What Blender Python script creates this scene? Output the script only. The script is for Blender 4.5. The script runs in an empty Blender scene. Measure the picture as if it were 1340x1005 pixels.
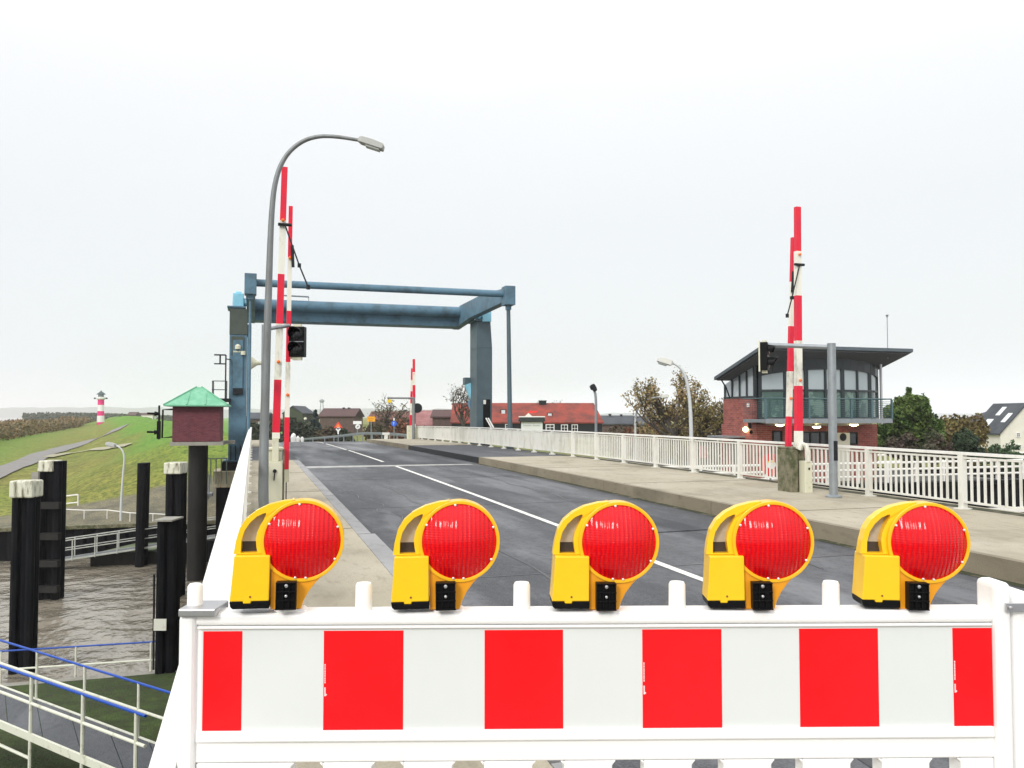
import bpy, math, random
from mathutils import Vector, Matrix, noise
R = math.radians
SC = bpy.context.scene
C = SC.collection
# ------------------------------------------------------------ camera
YAW, PITCH, F, CX, CY = R(17.2), R(2.23), 1093.0, 670.0, 502.5
EYE = 2.02; ZW = .25
cam_d = bpy.data.cameras.new('camera'); cam = bpy.data.objects.new('camera', cam_d); C.objects.link(cam)
cam_d.sensor_width = 36; cam_d.lens = F/1340*36; cam_d.clip_start = 0.05; cam_d.clip_end = 9000
cam.location = (0, 0, EYE); cam.rotation_euler = (R(90)+PITCH, 0, -YAW)
SC.camera = cam
# ------------------------------------------------------------ world
SUN_EL, SUN_AZ = R(33), R(224)
w = bpy.data.worlds.new('World'); SC.world = w; w.use_nodes = True
nt = w.node_tree; nt.nodes.clear()
def wn(t, **k):
    n = nt.nodes.new(t)
    for a, b in k.items(): setattr(n, a, b)
    return n
out = wn('ShaderNodeOutputWorld'); mixs = wn('ShaderNodeMixShader'); mixs.inputs[0].default_value = 0.9
sky = wn('ShaderNodeTexSky', sky_type='NISHITA', sun_disc=False, sun_elevation=SUN_EL, sun_rotation=SUN_AZ)
sky.air_density = 1.5; sky.dust_density = 4
b1 = wn('ShaderNodeBackground'); b1.inputs[1].default_value = 0.08
b2 = wn('ShaderNodeBackground'); b2.inputs[1].default_value = 1.0
tc = wn('ShaderNodeTexCoord'); sep = wn('ShaderNodeSeparateXYZ'); rmp = wn('ShaderNodeValToRGB')
mp = wn('ShaderNodeMapping'); mp.inputs['Scale'].default_value = (1.5, 1.5, 5)
nz = wn('ShaderNodeTexNoise'); nz.inputs['Scale'].default_value = 1.6; nz.inputs['Detail'].default_value = 6
ma = wn('ShaderNodeMath', operation='MULTIPLY_ADD'); ma.inputs[1].default_value = 0.10; 
mm = wn('ShaderNodeMath', operation='SUBTRACT'); mm.inputs[1].default_value = 0.05
e = rmp.color_ramp.elements
e[0].position = 0.0; e[0].color = (0.745, 0.785, 0.82, 1)
e[1].position = 0.85; e[1].color = (1.5, 1.5, 1.5, 1)
x = rmp.color_ramp.elements.new(0.47); x.color = (1.06, 1.06, 1.06, 1)
x = rmp.color_ramp.elements.new(0.22); x.color = (0.775, 0.80, 0.83, 1)
x = rmp.color_ramp.elements.new(0.36); x.color = (0.86, 0.87, 0.885, 1)
L = nt.links.new
L(tc.outputs['Generated'], sep.inputs[0]); L(tc.outputs['Generated'], mp.inputs[0]); L(mp.outputs[0], nz.inputs['Vector'])
L(nz.outputs[0], ma.inputs[0]); L(sep.outputs[2], ma.inputs[2]); L(ma.outputs[0], mm.inputs[0]); L(mm.outputs[0], rmp.inputs[0])
L(rmp.outputs[0], b2.inputs[0]); L(sky.outputs[0], b1.inputs[0]); L(b1.outputs[0], mixs.inputs[1]); L(b2.outputs[0], mixs.inputs[2])
L(mixs.outputs[0], out.inputs[0])
# ------------------------------------------------------------ sun
sd = bpy.data.lights.new('sun', 'SUN'); sd.energy = 1.5; sd.angle = R(14); sd.color = (1, .975, .93)
so = bpy.data.objects.new('sun', sd); C.objects.link(so)
tosun = Vector((math.sin(SUN_AZ)*math.cos(SUN_EL), math.cos(SUN_AZ)*math.cos(SUN_EL), math.sin(SUN_EL)))
so.rotation_euler = tosun.to_track_quat('Z', 'Y').to_euler(); so.location = (0, -20, 60)
SC.view_settings.view_transform = 'Standard'; SC.view_settings.look = 'None'
SC.view_settings.exposure = 0.30; SC.view_settings.gamma = 1
SC.cycles.max_bounces = 6; SC.cycles.volume_bounces = 2; SC.cycles.transparent_max_bounces = 8

# ============================================================ helpers
FH = Vector((math.sin(YAW), math.cos(YAW), 0)); RT = Vector((math.cos(YAW), -math.sin(YAW), 0)); UPV = Vector((0, 0, 1))
FW = FH*math.cos(PITCH)+UPV*math.sin(PITCH); UC = UPV*math.cos(PITCH)-FH*math.sin(PITCH)
def ray(px, py): return FW + RT*((px-CX)/F) + UC*((CY-py)/F)
def P(px, py, d):
    r = ray(px, py); return Vector((0, 0, EYE)) + r*(d/r.dot(FH))
def G(px, py, z):
    r = ray(px, py); return Vector((0, 0, EYE)) + r*((z-EYE)/r.z)
def cam_z(Y):            # camber of the bridge
    if Y < -5: return -0.03
    if Y <= 66: return 0.17*(1-((Y-32)/34)**2) - (0.02 if Y < 0 else 0)
    t = Y-66
    return -0.0125*t - 0.0009*t*t if t < 22 else -0.0125*22-0.0009*484-0.052*(min(t, 50)-22)
RO = random.Random
frames = {}
def thing(name, label, cat, loc=(0, 0, 0), rz=0, group=None):
    o = bpy.data.objects.new(name, None); C.objects.link(o); o.empty_display_size = .3
    o.location = loc; o.rotation_euler = (0, 0, rz); o['label'] = label; o['category'] = cat
    if group: o['group'] = group
    frames[o.name] = (Vector(loc), rz)
    return o
def tag(o, label=None, cat=None, group=None, kind=None):
    for k, v in (('label', label), ('category', cat), ('group', group), ('kind', kind)):
        if v: o[k] = v
    return o
class MB:
    def __init__(s): s.v = []; s.f = []; s.m = []
    def add(s, vs, fs):
        n = len(s.v); s.v += [Vector(v) for v in vs]; s.f += [tuple(i+n for i in f) for f in fs]; return s
    def box(s, c, d, M=None):
        x, y, z = d[0]/2, d[1]/2, d[2]/2; c = Vector(c)
        vs = [Vector((a, b, e)) for a in (-x, x) for b in (-y, y) for e in (-z, z)]
        if M is not None: vs = [M @ v for v in vs]
        return s.add([v+c for v in vs], [(0, 1, 3, 2), (4, 6, 7, 5), (0, 4, 5, 1), (2, 3, 7, 6), (0, 2, 6, 4), (1, 5, 7, 3)])
    def b2(s, a, b): return s.box([(a[i]+b[i])/2 for i in range(3)], [abs(b[i]-a[i]) for i in range(3)])
    def beam(s, p, q, w, h, up=(0, 0, 1)):       # rectangular bar from p to q
        p, q = Vector(p), Vector(q); d = (q-p).normalized(); u = Vector(up)
        sd = d.cross(u)
        if sd.length < 1e-4: sd = d.cross(Vector((0, 1, 0)))
        sd.normalize(); u = sd.cross(d)
        vs = [c+sd*a*w/2+u*b*h/2 for c in (p, q) for a, b in ((-1, -1), (1, -1), (1, 1), (-1, 1))]
        return s.add(vs, [(3, 2, 1, 0), (4, 5, 6, 7), (0, 1, 5, 4), (1, 2, 6, 5), (2, 3, 7, 6), (3, 0, 4, 7)])
    def tube(s, pts, r, n=10, cap=True):
        pts = [Vector(p) for p in pts]; k = len(pts)
        rs = list(r) if hasattr(r, '__len__') else [r]*k
        base = len(s.v); prev = None
        for i, p in enumerate(pts):
            d = (pts[min(i+1, k-1)]-pts[max(i-1, 0)]).normalized()
            if prev is None: a = d.orthogonal().normalized()
            else: a = (prev-d*prev.dot(d)).normalized()
            prev = a; b = d.cross(a)
            for j in range(n):
                t = 2*math.pi*j/n; s.v.append(p+(a*math.cos(t)+b*math.sin(t))*rs[i])
        for i in range(k-1):
            for j in range(n):
                s.f.append((base+i*n+j, base+i*n+(j+1) % n, base+(i+1)*n+(j+1) % n, base+(i+1)*n+j))
        if cap:
            s.f.append(tuple(base+j for j in reversed(range(n)))); s.f.append(tuple(base+(k-1)*n+j for j in range(n)))
        return s
    def lathe(s, c, prof, n=24, ax='z', M=None):  # prof: (radius, height)
        c = Vector(c); base = len(s.v); k = len(prof)
        for r, h in prof:
            for j in range(n):
                t = 2*math.pi*j/n
                v = {'z': (r*math.cos(t), r*math.sin(t), h), 'y': (r*math.cos(t), h, r*math.sin(t)), 'x': (h, r*math.cos(t), r*math.sin(t))}[ax]
                v = Vector(v)
                if M is not None: v = M @ v
                s.v.append(v+c)
        for i in range(k-1):
            for j in range(n):
                s.f.append((base+i*n+j, base+i*n+(j+1) % n, base+(i+1)*n+(j+1) % n, base+(i+1)*n+j))
        s.f.append(tuple(base+j for j in range(n))); s.f.append(tuple(base+(k-1)*n+j for j in range(n)))
        return s
    def prism(s, poly, a, b, ax='y'):            # poly in the plane across ax, from a to b
        def mk(p, h): return {'y': (p[0], h, p[1]), 'x': (h, p[0], p[1]), 'z': (p[0], p[1], h)}[ax]
        n = len(poly)
        return s.add([mk(p, a) for p in poly]+[mk(p, b) for p in poly],
                     [tuple(range(n)), tuple(reversed(range(n, 2*n)))]+[(i, n+i, n+(i+1) % n, (i+1) % n) for i in range(n)])
    def ring(s, outer, inner, a, b, ax='y'):     # plate with a hole; same count of points
        def mk(p, h): return {'y': (p[0], h, p[1]), 'x': (h, p[0], p[1]), 'z': (p[0], p[1], h)}[ax]
        n = len(outer); vs = [mk(p, a) for p in outer]+[mk(p, a) for p in inner]+[mk(p, b) for p in outer]+[mk(p, b) for p in inner]
        fs = []
        for i in range(n):
            j = (i+1) % n
            fs += [(i, j, n+j, n+i), (2*n+i, 3*n+i, 3*n+j, 2*n+j), (i, 2*n+i, 2*n+j, j), (n+i, n+j, 3*n+j, 3*n+i)]
        return s.add(vs, fs)
    def build(s, name, mat, parent=None, root=None, smooth=False, bevel=0, seg=2, world=False):
        vs = s.v
        if world and (root or parent):
            loc, rz = frames[(root or parent).name]; M = Matrix.Rotation(-rz, 3, 'Z'); vs = [M @ (v-loc) for v in vs]
        me = bpy.data.meshes.new(name); me.from_pydata([tuple(v) for v in vs], [], s.f)
        mats = mat if isinstance(mat, list) else [mat]
        for m in mats: me.materials.append(m)
        if s.m: me.polygons.foreach_set('material_index', s.m)
        import bmesh
        if len(me.polygons) < 60000:
            bm = bmesh.new(); bm.from_mesh(me); 
            if not getattr(s, 'open', False): bmesh.ops.recalc_face_normals(bm, faces=bm.faces)
            if smooth:
                for f in bm.faces: f.smooth = True
                for ed in bm.edges:
                    if len(ed.link_faces) == 2 and ed.calc_face_angle(0) > R(38): ed.smooth = False
            bm.to_mesh(me); bm.free()
        me.update()
        o = bpy.data.objects.new(name, me); C.objects.link(o)
        if parent: o.parent = parent
        if bevel:
            md = o.modifiers.new('bevel', 'BEVEL'); md.width = bevel; md.segments = seg; md.limit_method = 'ANGLE'; md.angle_limit = R(35)
        return o
def copy_tree(o, parent=None):
    c = o.copy(); C.objects.link(c); c.parent = parent
    for ch in list(o.children): copy_tree(ch, c)
    return c
# ------------------------------------------------------------ materials
MATS = {}
def mat(name, col, rough=.6, metal=0, var=None, vs=3.0, amt=.5, bump=0, bs=40, coat=0, spec=.5, scale=(1, 1, 1), world=False, det=5, emit=None, lo=.35, hi=.7):
    if name in MATS: return MATS[name]
    m = bpy.data.materials.new(name); m.use_nodes = True; n = m.node_tree; p = n.nodes['Principled BSDF']
    p.inputs['Base Color'].default_value = (*col, 1); p.inputs['Roughness'].default_value = rough; p.inputs['Metallic'].default_value = metal
    p.inputs['Coat Weight'].default_value = coat; p.inputs['Specular IOR Level'].default_value = spec
    vec = None
    if var is not None or bump:
        t = n.nodes.new('ShaderNodeNewGeometry' if world else 'ShaderNodeTexCoord')
        mpn = n.nodes.new('ShaderNodeMapping'); mpn.inputs['Scale'].default_value = scale
        n.links.new(t.outputs['Position' if world else 'Object'], mpn.inputs[0]); vec = mpn.outputs[0]
    if var is not None:
        a = n.nodes.new('ShaderNodeTexNoise'); a.inputs['Scale'].default_value = vs; a.inputs['Detail'].default_value = det; a.inputs['Roughness'].default_value = .65
        r = n.nodes.new('ShaderNodeValToRGB'); r.color_ramp.elements[0].position = lo; r.color_ramp.elements[1].position = hi
        r.color_ramp.elements[0].color = (0, 0, 0, 1); r.color_ramp.elements[1].color = (amt, amt, amt, 1)
        x = n.nodes.new('ShaderNodeMix'); x.data_type = 'RGBA'; x.inputs[6].default_value = (*col, 1); x.inputs[7].default_value = (*var, 1)
        n.links.new(vec, a.inputs['Vector']); n.links.new(a.outputs[0], r.inputs[0]); n.links.new(r.outputs[0], x.inputs[0]); n.links.new(x.outputs[2], p.inputs['Base Color'])
    if bump:
        a = n.nodes.new('ShaderNodeTexNoise'); a.inputs['Scale'].default_value = bs; a.inputs['Detail'].default_value = 3
        b = n.nodes.new('ShaderNodeBump'); b.inputs['Strength'].default_value = bump; b.inputs['Distance'].default_value = .02
        n.links.new(vec, a.inputs['Vector']); n.links.new(a.outputs[0], b.inputs['Height']); n.links.new(b.outputs[0], p.inputs['Normal'])
    if emit: p.inputs['Emission Color'].default_value = (*emit[:3], 1); p.inputs['Emission Strength'].default_value = emit[3]
    MATS[name] = m; return m
def ns(m): n = m.node_tree; return n, n.nodes['Principled BSDF']
# asphalt: speckled aggregate, long paler worn/wet streaks along the lanes
def asphalt(name, base, streak, sc=1.0, rough=.55):
    m = mat(name, base, rough); n, p = ns(m); K = n.nodes.new; Lk = n.links.new
    g = K('ShaderNodeNewGeometry')
    def nzn(scale, mapping, det=6, lo=.4, hi=.6):
        mpn = K('ShaderNodeMapping'); mpn.inputs['Scale'].default_value = mapping; Lk(g.outputs['Position'], mpn.inputs[0])
        a = K('ShaderNodeTexNoise'); a.inputs['Scale'].default_value = scale; a.inputs['Detail'].default_value = det; Lk(mpn.outputs[0], a.inputs['Vector'])
        r = K('ShaderNodeValToRGB'); r.color_ramp.elements[0].position = lo; r.color_ramp.elements[1].position = hi; Lk(a.outputs[0], r.inputs[0]); return r.outputs[0], a.outputs[0]
    def mixc(f, a, b, k=1):
        x = K('ShaderNodeMix'); x.data_type = 'RGBA'
        if k != 1:
            q = K('ShaderNodeMath'); q.operation = 'MULTIPLY'; q.inputs[1].default_value = k; Lk(f, q.inputs[0]); f = q.outputs[0]
        Lk(f, x.inputs[0])
        for i, c in ((6, a), (7, b)):
            if isinstance(c, tuple): x.inputs[i].default_value = (*c, 1)
            else: Lk(c, x.inputs[i])
        return x.outputs[2]
    s1, _ = nzn(.55, (1.0, .16, 1), 5, .44, .68); s2, _ = nzn(.22*sc, (1, 1, 1), 4, .4, .62); s3, h3 = nzn(55, (1, 1, 1), 2, .42, .66); s4, _ = nzn(2.2, (1, .5, 1), 6, .5, .72); s5, _ = nzn(11, (1, .6, 1), 4, .45, .62); s6, _ = nzn(.9, (1, .12, 1), 7, .56, .60)
    c = mixc(s1, base, streak, .95); c = mixc(s2, c, tuple(v*.6 for v in base), .55); c = mixc(s4, c, tuple(v*1.25 for v in streak), .25); c = mixc(s5, c, tuple(v*.45 for v in base), .5); c = mixc(s6, c, tuple(v*1.2 for v in streak), .35); c = mixc(s3, c, tuple(v*3.0 for v in base), .5)
    Lk(c, p.inputs['Base Color'])
    b = K('ShaderNodeBump'); b.inputs['Strength'].default_value = .5; b.inputs['Distance'].default_value = .012; Lk(h3, b.inputs['Height']); Lk(b.outputs[0], p.inputs['Normal'])
    rr = K('ShaderNodeMapRange'); rr.inputs['To Min'].default_value = rough+.2; rr.inputs['To Max'].default_value = rough-.12; Lk(s1, rr.inputs[0]); Lk(rr.outputs[0], p.inputs['Roughness'])
    return m
M_ROAD = asphalt('asphalt', (.048, .050, .056), (.185, .19, .20))
M_ROAD2 = asphalt('dark_asphalt', (.026, .028, .033), (.13, .14, .155))
M_WALKB = asphalt('walkway_bitumen', (.045, .047, .055), (.075, .078, .085))
def concrete(name, base, dark, light, fine=60):
    m = mat(name, base, .85); n, p = ns(m); K = n.nodes.new; Lk = n.links.new
    g = K('ShaderNodeNewGeometry'); prev = base
    for sc, mp_, col, k, lo, hi, det in ((1.3, (1, .5, 1), dark, .7, .5, .75, 7), (.6, (1, 1, 1), light, .5, .45, .7, 4), (9, (1, .35, 1), dark, .45, .55, .75, 5), (fine, (1, 1, 1), tuple(v*.55 for v in base), .5, .5, .75, 2)):
        mpn = K('ShaderNodeMapping'); mpn.inputs['Scale'].default_value = mp_; Lk(g.outputs['Position'], mpn.inputs[0])
        a = K('ShaderNodeTexNoise'); a.inputs['Scale'].default_value = sc; a.inputs['Detail'].default_value = det; Lk(mpn.outputs[0], a.inputs['Vector'])
        r = K('ShaderNodeValToRGB'); r.color_ramp.elements[0].position = lo; r.color_ramp.elements[1].position = hi
        r.color_ramp.elements[1].color = (k, k, k, 1); Lk(a.outputs[0], r.inputs[0])
        x = K('ShaderNodeMix'); x.data_type = 'RGBA'; Lk(r.outputs[0], x.inputs[0]); x.inputs[7].default_value = (*col, 1)
        if isinstance(prev, tuple): x.inputs[6].default_value = (*prev, 1)
        else: Lk(prev, x.inputs[6])
        prev = x.outputs[2]
    Lk(prev, p.inputs['Base Color'])
    b = K('ShaderNodeBump'); b.inputs['Strength'].default_value = .4; b.inputs['Distance'].default_value = .01; Lk(a.outputs[0], b.inputs['Height']); Lk(b.outputs[0], p.inputs['Normal'])
    return m
M_WALK = concrete('walkway_concrete', (.375, .335, .25), (.15, .13, .09), (.50, .46, .37))
M_KERB = concrete('kerb_concrete', (.24, .205, .145), (.10, .085, .055), (.33, .29, .22))
M_KERBL = concrete('kerb_granite', (.28, .28, .285), (.12, .12, .105), (.42, .42, .42), 120)
M_CONC = concrete('weathered_concrete', (.30, .29, .25), (.13, .12, .10), (.4, .39, .35), 25)
M_LINE = mat('road_paint', (.80, .79, .74), .7, var=(.25, .25, .25), vs=6, amt=.75, lo=.5, hi=.7, world=True, bump=.3)
M_WHITE = mat('railing_paint', (.74, .735, .68), .5, var=(.42, .40, .32), vs=2.2, amt=.75, lo=.5, hi=.75, scale=(1, 1, .35))
M_RAILTOP = mat('handrail_paint', (.80, .79, .75), .5, var=(.5, .48, .42), vs=4, amt=.5, lo=.55, hi=.75)
M_GALV = mat('galvanised_steel', (.33, .36, .38), .45, .55, var=(.22, .24, .26), vs=5, amt=.7)
M_GREYP = mat('grey_pole_paint', (.24, .26, .27), .5, .3, var=(.13, .13, .12), vs=6, amt=.8, scale=(1, 1, .2))
M_BLACK = mat('black_plastic', (.006, .006, .007), .45, spec=.12)
M_DARK = mat('dark_steel', (.016, .018, .021), .5, 0, spec=.2)
M_BLUE = mat('blue_grey_steel_paint', (.105, .20, .275), .5, spec=.3, var=(.055, .085, .10), vs=1.4, amt=.75, lo=.45, hi=.7, bump=.15, bs=12)
M_BLUEG = mat('grey_blue_steel_paint', (.072, .115, .135), .5, var=(.045, .07, .085), vs=1.2, amt=.7, bump=.1, bs=12)
M_CYAN = mat('light_blue_steel_paint', (.28, .62, .78), .4, var=(.15, .4, .5), vs=4, amt=.5)
M_STRED = mat('boom_red', (.78, .008, .03), .35, var=(.5, .01, .08), vs=5, amt=.5)
M_STWHT = mat('boom_white', (.80, .79, .70), .5, var=(.30, .29, .22), vs=5, amt=.8, lo=.52, hi=.72, scale=(1, 1, .4))
M_CREAM = mat('cream_steel_paint', (.66, .65, .50), .5, var=(.22, .19, .12), vs=4, amt=.6, lo=.56, hi=.75)
M_MOSSY = mat('mossy_concrete', (.20, .18, .12), .9, var=(.055, .07, .025), vs=5, amt=.9, lo=.42, hi=.6, bump=.5)
M_GLASS = mat('window_glass', (.16, .2, .2), .06, 0, spec=.9)
M_ALU = mat('aluminium', (.5, .5, .52), .35, .8)
random.seed(3)

# ============================================================ setting
def T(X, Y):
    """height of the land"""
    n = noise.noise(Vector((X*.06, Y*.06, 0)))*.35 + noise.noise(Vector((X*.25, Y*.25, 3)))*.08
    # right hand harbour side
    if X > 13.6:
        if Y < 33: return -8.5
        if X > 38:
            if Y < 61: return -8.5
            return -2.7 + n*.3 + min(1.9, max(0, (Y-64)*.06))
        return -1.3 + n*.1
    if Y < 28.0:
        z = -5.9 + min(1.55, (28-Y)*.105) + n*.35
        if X < -30: z = min(z, -5.9-(-30-X)*.1)
        return z
    if Y < 53: return -8.5
    # far side
    road = -0.25+cam_z(max(Y, 66)) if Y > 60 else -.3
    cl = Vector((-3.2, 66)); dl = Vector((-38, 240)).normalized()
    q = Vector((X, Y))-cl; along = q.dot(dl); ed = -(q.x*dl.y - q.y*dl.x)    # ed > 0 : left of the crest
    crest = .7 + min(1.35, max(0, along)*.008)
    ys = [(53, -4.45), (58, -4.15), (66, -3.6), (80, -2.9), (100, -2.35), (160, -1.9), (300, -1.5), (2000, -1.5)]
    Fz = ys[0][1]
    for (a, za), (b, zb) in zip(ys, ys[1:]):
        if a <= Y <= b: Fz = za+(zb-za)*(Y-a)/(b-a)
    if ed > -3:
        up = crest - max(0, ed-.8)*.42 + n*.2
        k = 1.2; h = max(0, min(1, .5+.5*(up-Fz)/k)); z = Fz*(1-h)+up*h + k*h*(1-h)*.6
        z += n*.5
        if Y < 70:
            t = (Y-53)/17; z = z*t + (1-t)*(-4.45)
        # river beyond the scrub belt
        bl = Vector((-38, 148)); bd = (Vector((-63, 375))-bl).normalized(); qq = Vector((X, Y))-bl
        eb = -(qq.x*bd.y-qq.y*bd.x)
        if eb > 3: z -= min(9, (eb-3)*.5)
        return z
    z = min(crest, road) if X < 12 else road-1
    if Y > 66: z = min(z+.0, -1.5+n*.3) if (X > 11.5 or X < -2.5) and ed < -6 else min(z, road)
    if ed < -3 and not (-1.5 < X < 11): z = max(-1.7, min(z, crest-(-3-ed)*.4)) if X < 5 else -1.7+n*.3
    if Y < 62 and -1 < X <= 13.6: z = -4.4 if Y < 56 else -4.4+(Y-56)*.68
    return z
def axis(segs):
    a = []
    for lo, hi, st in segs:
        v = lo
        while v < hi-1e-6: a.append(v); v += st
    a.append(segs[-1][1]); return a
gx = axis([(-900, -120, 60), (-120, -44, 4), (-44, 13.55, .9), (13.55, 13.65, .1), (13.65, 37.95, 2), (37.95, 38.05, .1), (38.05, 120, 5), (120, 900, 60)])
gy = axis([(-60, 0, 6), (0, 27.95, .9), (27.95, 28.05, .1), (28.05, 32.95, 2), (32.95, 33.05, .1), (33.05, 52.95, 2.5), (52.95, 53.05, .1), (53.05, 60.95, .8), (60.95, 61.05, .1), (61.05, 130, 1.6), (130, 320, 6), (320, 2400, 80)])
def ground():
    b = MB(); nx, ny = len(gx), len(gy); att = []
    for yy in gy:
        for xx in gx:
            z = T(xx, yy); b.v.append(Vector((xx, yy, z)))
            cl = Vector((-3.2, 66)); dl = Vector((-38, 240)).normalized(); q = Vector((xx, yy))-cl; ed = -(q.x*dl.y-q.y*dl.x); al = q.dot(dl)
            wob = noise.noise(Vector((xx*.12, yy*.05, 7)))*3
            green = max(0, min(1, (6.5-ed-wob)/3))*max(0, min(1, (al+6+wob*2)/14))*(.9 if xx < 13.6 else 0)
            if ed > 9 and yy > 85: green = max(green, min(.6, (ed-9)*.06))
            green = max(green, .22+.15*noise.noise(Vector((xx*.1, yy*.07, 4))))
            sand = 1 if (52 < yy < 60+wob*.6 and xx < 2) else 0
            if xx > 13.6: sand = .8 if yy < 50 else .2
            moss = 1 if yy < 28.2 else 0
            att.append((green, sand, moss, 1))
    for j in range(ny-1):
        for i in range(nx-1): b.f.append((j*nx+i, j*nx+i+1, (j+1)*nx+i+1, (j+1)*nx+i))
    m = mat('ground_cover', (.2, .2, .1), .95); n, p = ns(m); K = n.nodes.new; Lk = n.links.new
    g = K('ShaderNodeNewGeometry'); at = K('ShaderNodeAttribute'); at.attribute_name = 'cover'; sp = K('ShaderNodeSeparateColor'); Lk(at.outputs['Color'], sp.inputs[0])
    def nf(sc, lo, hi, det=6, mp_=(1, 1, 1)):
        mpn = K('ShaderNodeMapping'); mpn.inputs['Scale'].default_value = mp_; Lk(g.outputs['Position'], mpn.inputs[0])
        a = K('ShaderNodeTexNoise'); a.inputs['Scale'].default_value = sc; a.inputs['Detail'].default_value = det; a.inputs['Roughness'].default_value = .7; Lk(mpn.outputs[0], a.inputs['Vector'])
        r = K('ShaderNodeMapRange'); r.inputs['From Min'].default_value = lo; r.inputs['From Max'].default_value = hi; Lk(a.outputs[0], r.inputs[0]); return r.outputs[0], a.outputs[0]
    def mx(f, a, c):
        x = K('ShaderNodeMix'); x.data_type = 'RGBA'; Lk(f, x.inputs[0])
        for i, q in ((6, a), (7, c)):
            if isinstance(q, tuple): x.inputs[i].default_value = (*q, 1)
            else: Lk(q, x.inputs[i])
        return x.outputs[2]
    f1, _ = nf(.18, .4, .62); f2, _ = nf(.55, .44, .60); f3, h3 = nf(2.6, .44, .62); f4, h4 = nf(14, .35, .7, 3)
    ol = mx(f1, (.23, .22, .030), (.19, .135, .04)); ol = mx(f2, ol, (.33, .29, .06)); ol = mx(f3, ol, (.095, .10, .018))
    gr = mx(f1, (.10, .29, .018), (.17, .31, .025)); gr = mx(f3, gr, (.06, .18, .014))
    sa = mx(f2, (.30, .27, .17), (.16, .15, .11)); sa = mx(f4, sa, (.09, .085, .06))
    mo = mx(f2, (.022, .045, .008), (.075, .13, .018)); mo = mx(f3, mo, (.03, .026, .014)); mo = mx(f4, mo, (.05, .075, .015))
    c = mx(sp.outputs[0], ol, gr); c = mx(sp.outputs[1], c, sa); c = mx(sp.outputs[2], c, mo); c = mx(f4, c, c)
    Lk(c, p.inputs['Base Color'])
    bm = K('ShaderNodeBump'); bm.inputs['Strength'].default_value = .8; bm.inputs['Distance'].default_value = .12; Lk(h4, bm.inputs['Height']); Lk(bm.outputs[0], p.inputs['Normal'])
    b.open = True
    o = b.build('ground', m, smooth=True); tag(o, kind='structure')
    ca = o.data.color_attributes.new('cover', 'FLOAT_COLOR', 'POINT')
    ca.data.foreach_set('color', [c_ for t in att for c_ in t])
    return o
ground()
def water():
    b = MB(); b.add([(-6500, -300, -6), (900, -300, -6), (900, 6900, -6), (-6500, 6900, -6)], [(0, 1, 2, 3)])
    m = mat('murky_water', (.25, .222, .175), .10, spec=.7); n, p = ns(m); K = n.nodes.new; Lk = n.links.new
    g = K('ShaderNodeNewGeometry'); bs = []
    for sc, mp_, st, ds in ((.35, (1, 1.0, 1), .4, .8), (1.3, (1, .7, 1), .6, .32), (4.2, (1, .7, 1), .5, .09)):
        mpn = K('ShaderNodeMapping'); mpn.inputs['Scale'].default_value = mp_; Lk(g.outputs['Position'], mpn.inputs[0])
        a = K('ShaderNodeTexNoise'); a.inputs['Scale'].default_value = sc; a.inputs['Detail'].default_value = 5; a.inputs['Distortion'].default_value = .0; a.inputs['Roughness'].default_value = .45; Lk(mpn.outputs[0], a.inputs['Vector'])
        bu = K('ShaderNodeBump'); bu.inputs['Strength'].default_value = st; bu.inputs['Distance'].default_value = ds; Lk(a.outputs[0], bu.inputs['Height'])
        if bs: Lk(bs[-1].outputs[0], bu.inputs['Normal'])
        bs.append(bu)
    Lk(bs[-1].outputs[0], p.inputs['Normal'])
    tag(b.build('water', m), kind='structure')
water()
# far shore, hazy
def shore():
    b = MB(); pts = []
    for i in range(150):
        px = -260+i*13; d = 5000
        a = P(px, 545, d); top = 40+38*(.5+.5*noise.noise(Vector((i*.22, 1, 0))))+12*noise.noise(Vector((i*.9, 5, 0)))
        top *= .8 if 330 < px else 1; top *= .5 if px > 700 else 1
        pts.append((a.x, a.y, top))
    n = len(pts)
    vs = [(x, y, -6) for x, y, t in pts]+[(x, y, -6+t) for x, y, t in pts]+[(x-20, y+160, -6+t*1.1) for x, y, t in pts]+[(x-20, y+400, -6) for x, y, t in pts]
    fs = []
    for k in range(3): fs += [(k*n+i, k*n+i+1, (k+1)*n+i+1, (k+1)*n+i) for i in range(n-1)]
    b.add(vs, fs); b.open = True
    tag(b.build('hills', mat('far_woodland', (.06, .08, .07), .9, var=(.12, .13, .11), vs=.01, world=True), smooth=True), kind='structure')
shore()
# draped paths on the dike foreland
def drape(name, pts, w, m, off=.10):
    b = MB(); b.open = True; vs = []; k = len(pts)
    P2 = []
    for i in range(k-1):
        for t in range(8): P2.append(pts[i].lerp(pts[i+1], t/8))
    P2.append(pts[-1])
    for i, p in enumerate(P2):
        d = (P2[min(i+1, len(P2)-1)]-P2[max(i-1, 0)]); d.z = 0; d.normalize(); s = Vector((d.y, -d.x, 0))
        W = w[0]+(w[1]-w[0])*i/len(P2)
        for t in (-.5, -.25, 0, .25, .5):
            q = p+s*W*(t+.04*noise.noise(Vector((i*.7, t, 2)))); vs.append((q.x, q.y, T(q.x, q.y)+off))
    for i in range(len(P2)-1):
        for j in range(4): b.f.append((i*5+j, i*5+j+1, (i+1)*5+j+1, (i+1)*5+j))
    b.v = [Vector(v) for v in vs]; return tag(b.build(name, m, smooth=True), kind='structure')
def GT(px, py):          # where a view ray meets the land
    r = ray(px, py); t = 20
    while t < 900:
        p = Vector((0, 0, EYE))+r*t
        if p.z < T(p.x, p.y): return p
        t += .5
    return p
M_PATH = mat('worn_path', (.24, .23, .225), .9, var=(.15, .14, .12), vs=1.5, amt=.6, world=True, bump=.3, bs=6)
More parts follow.
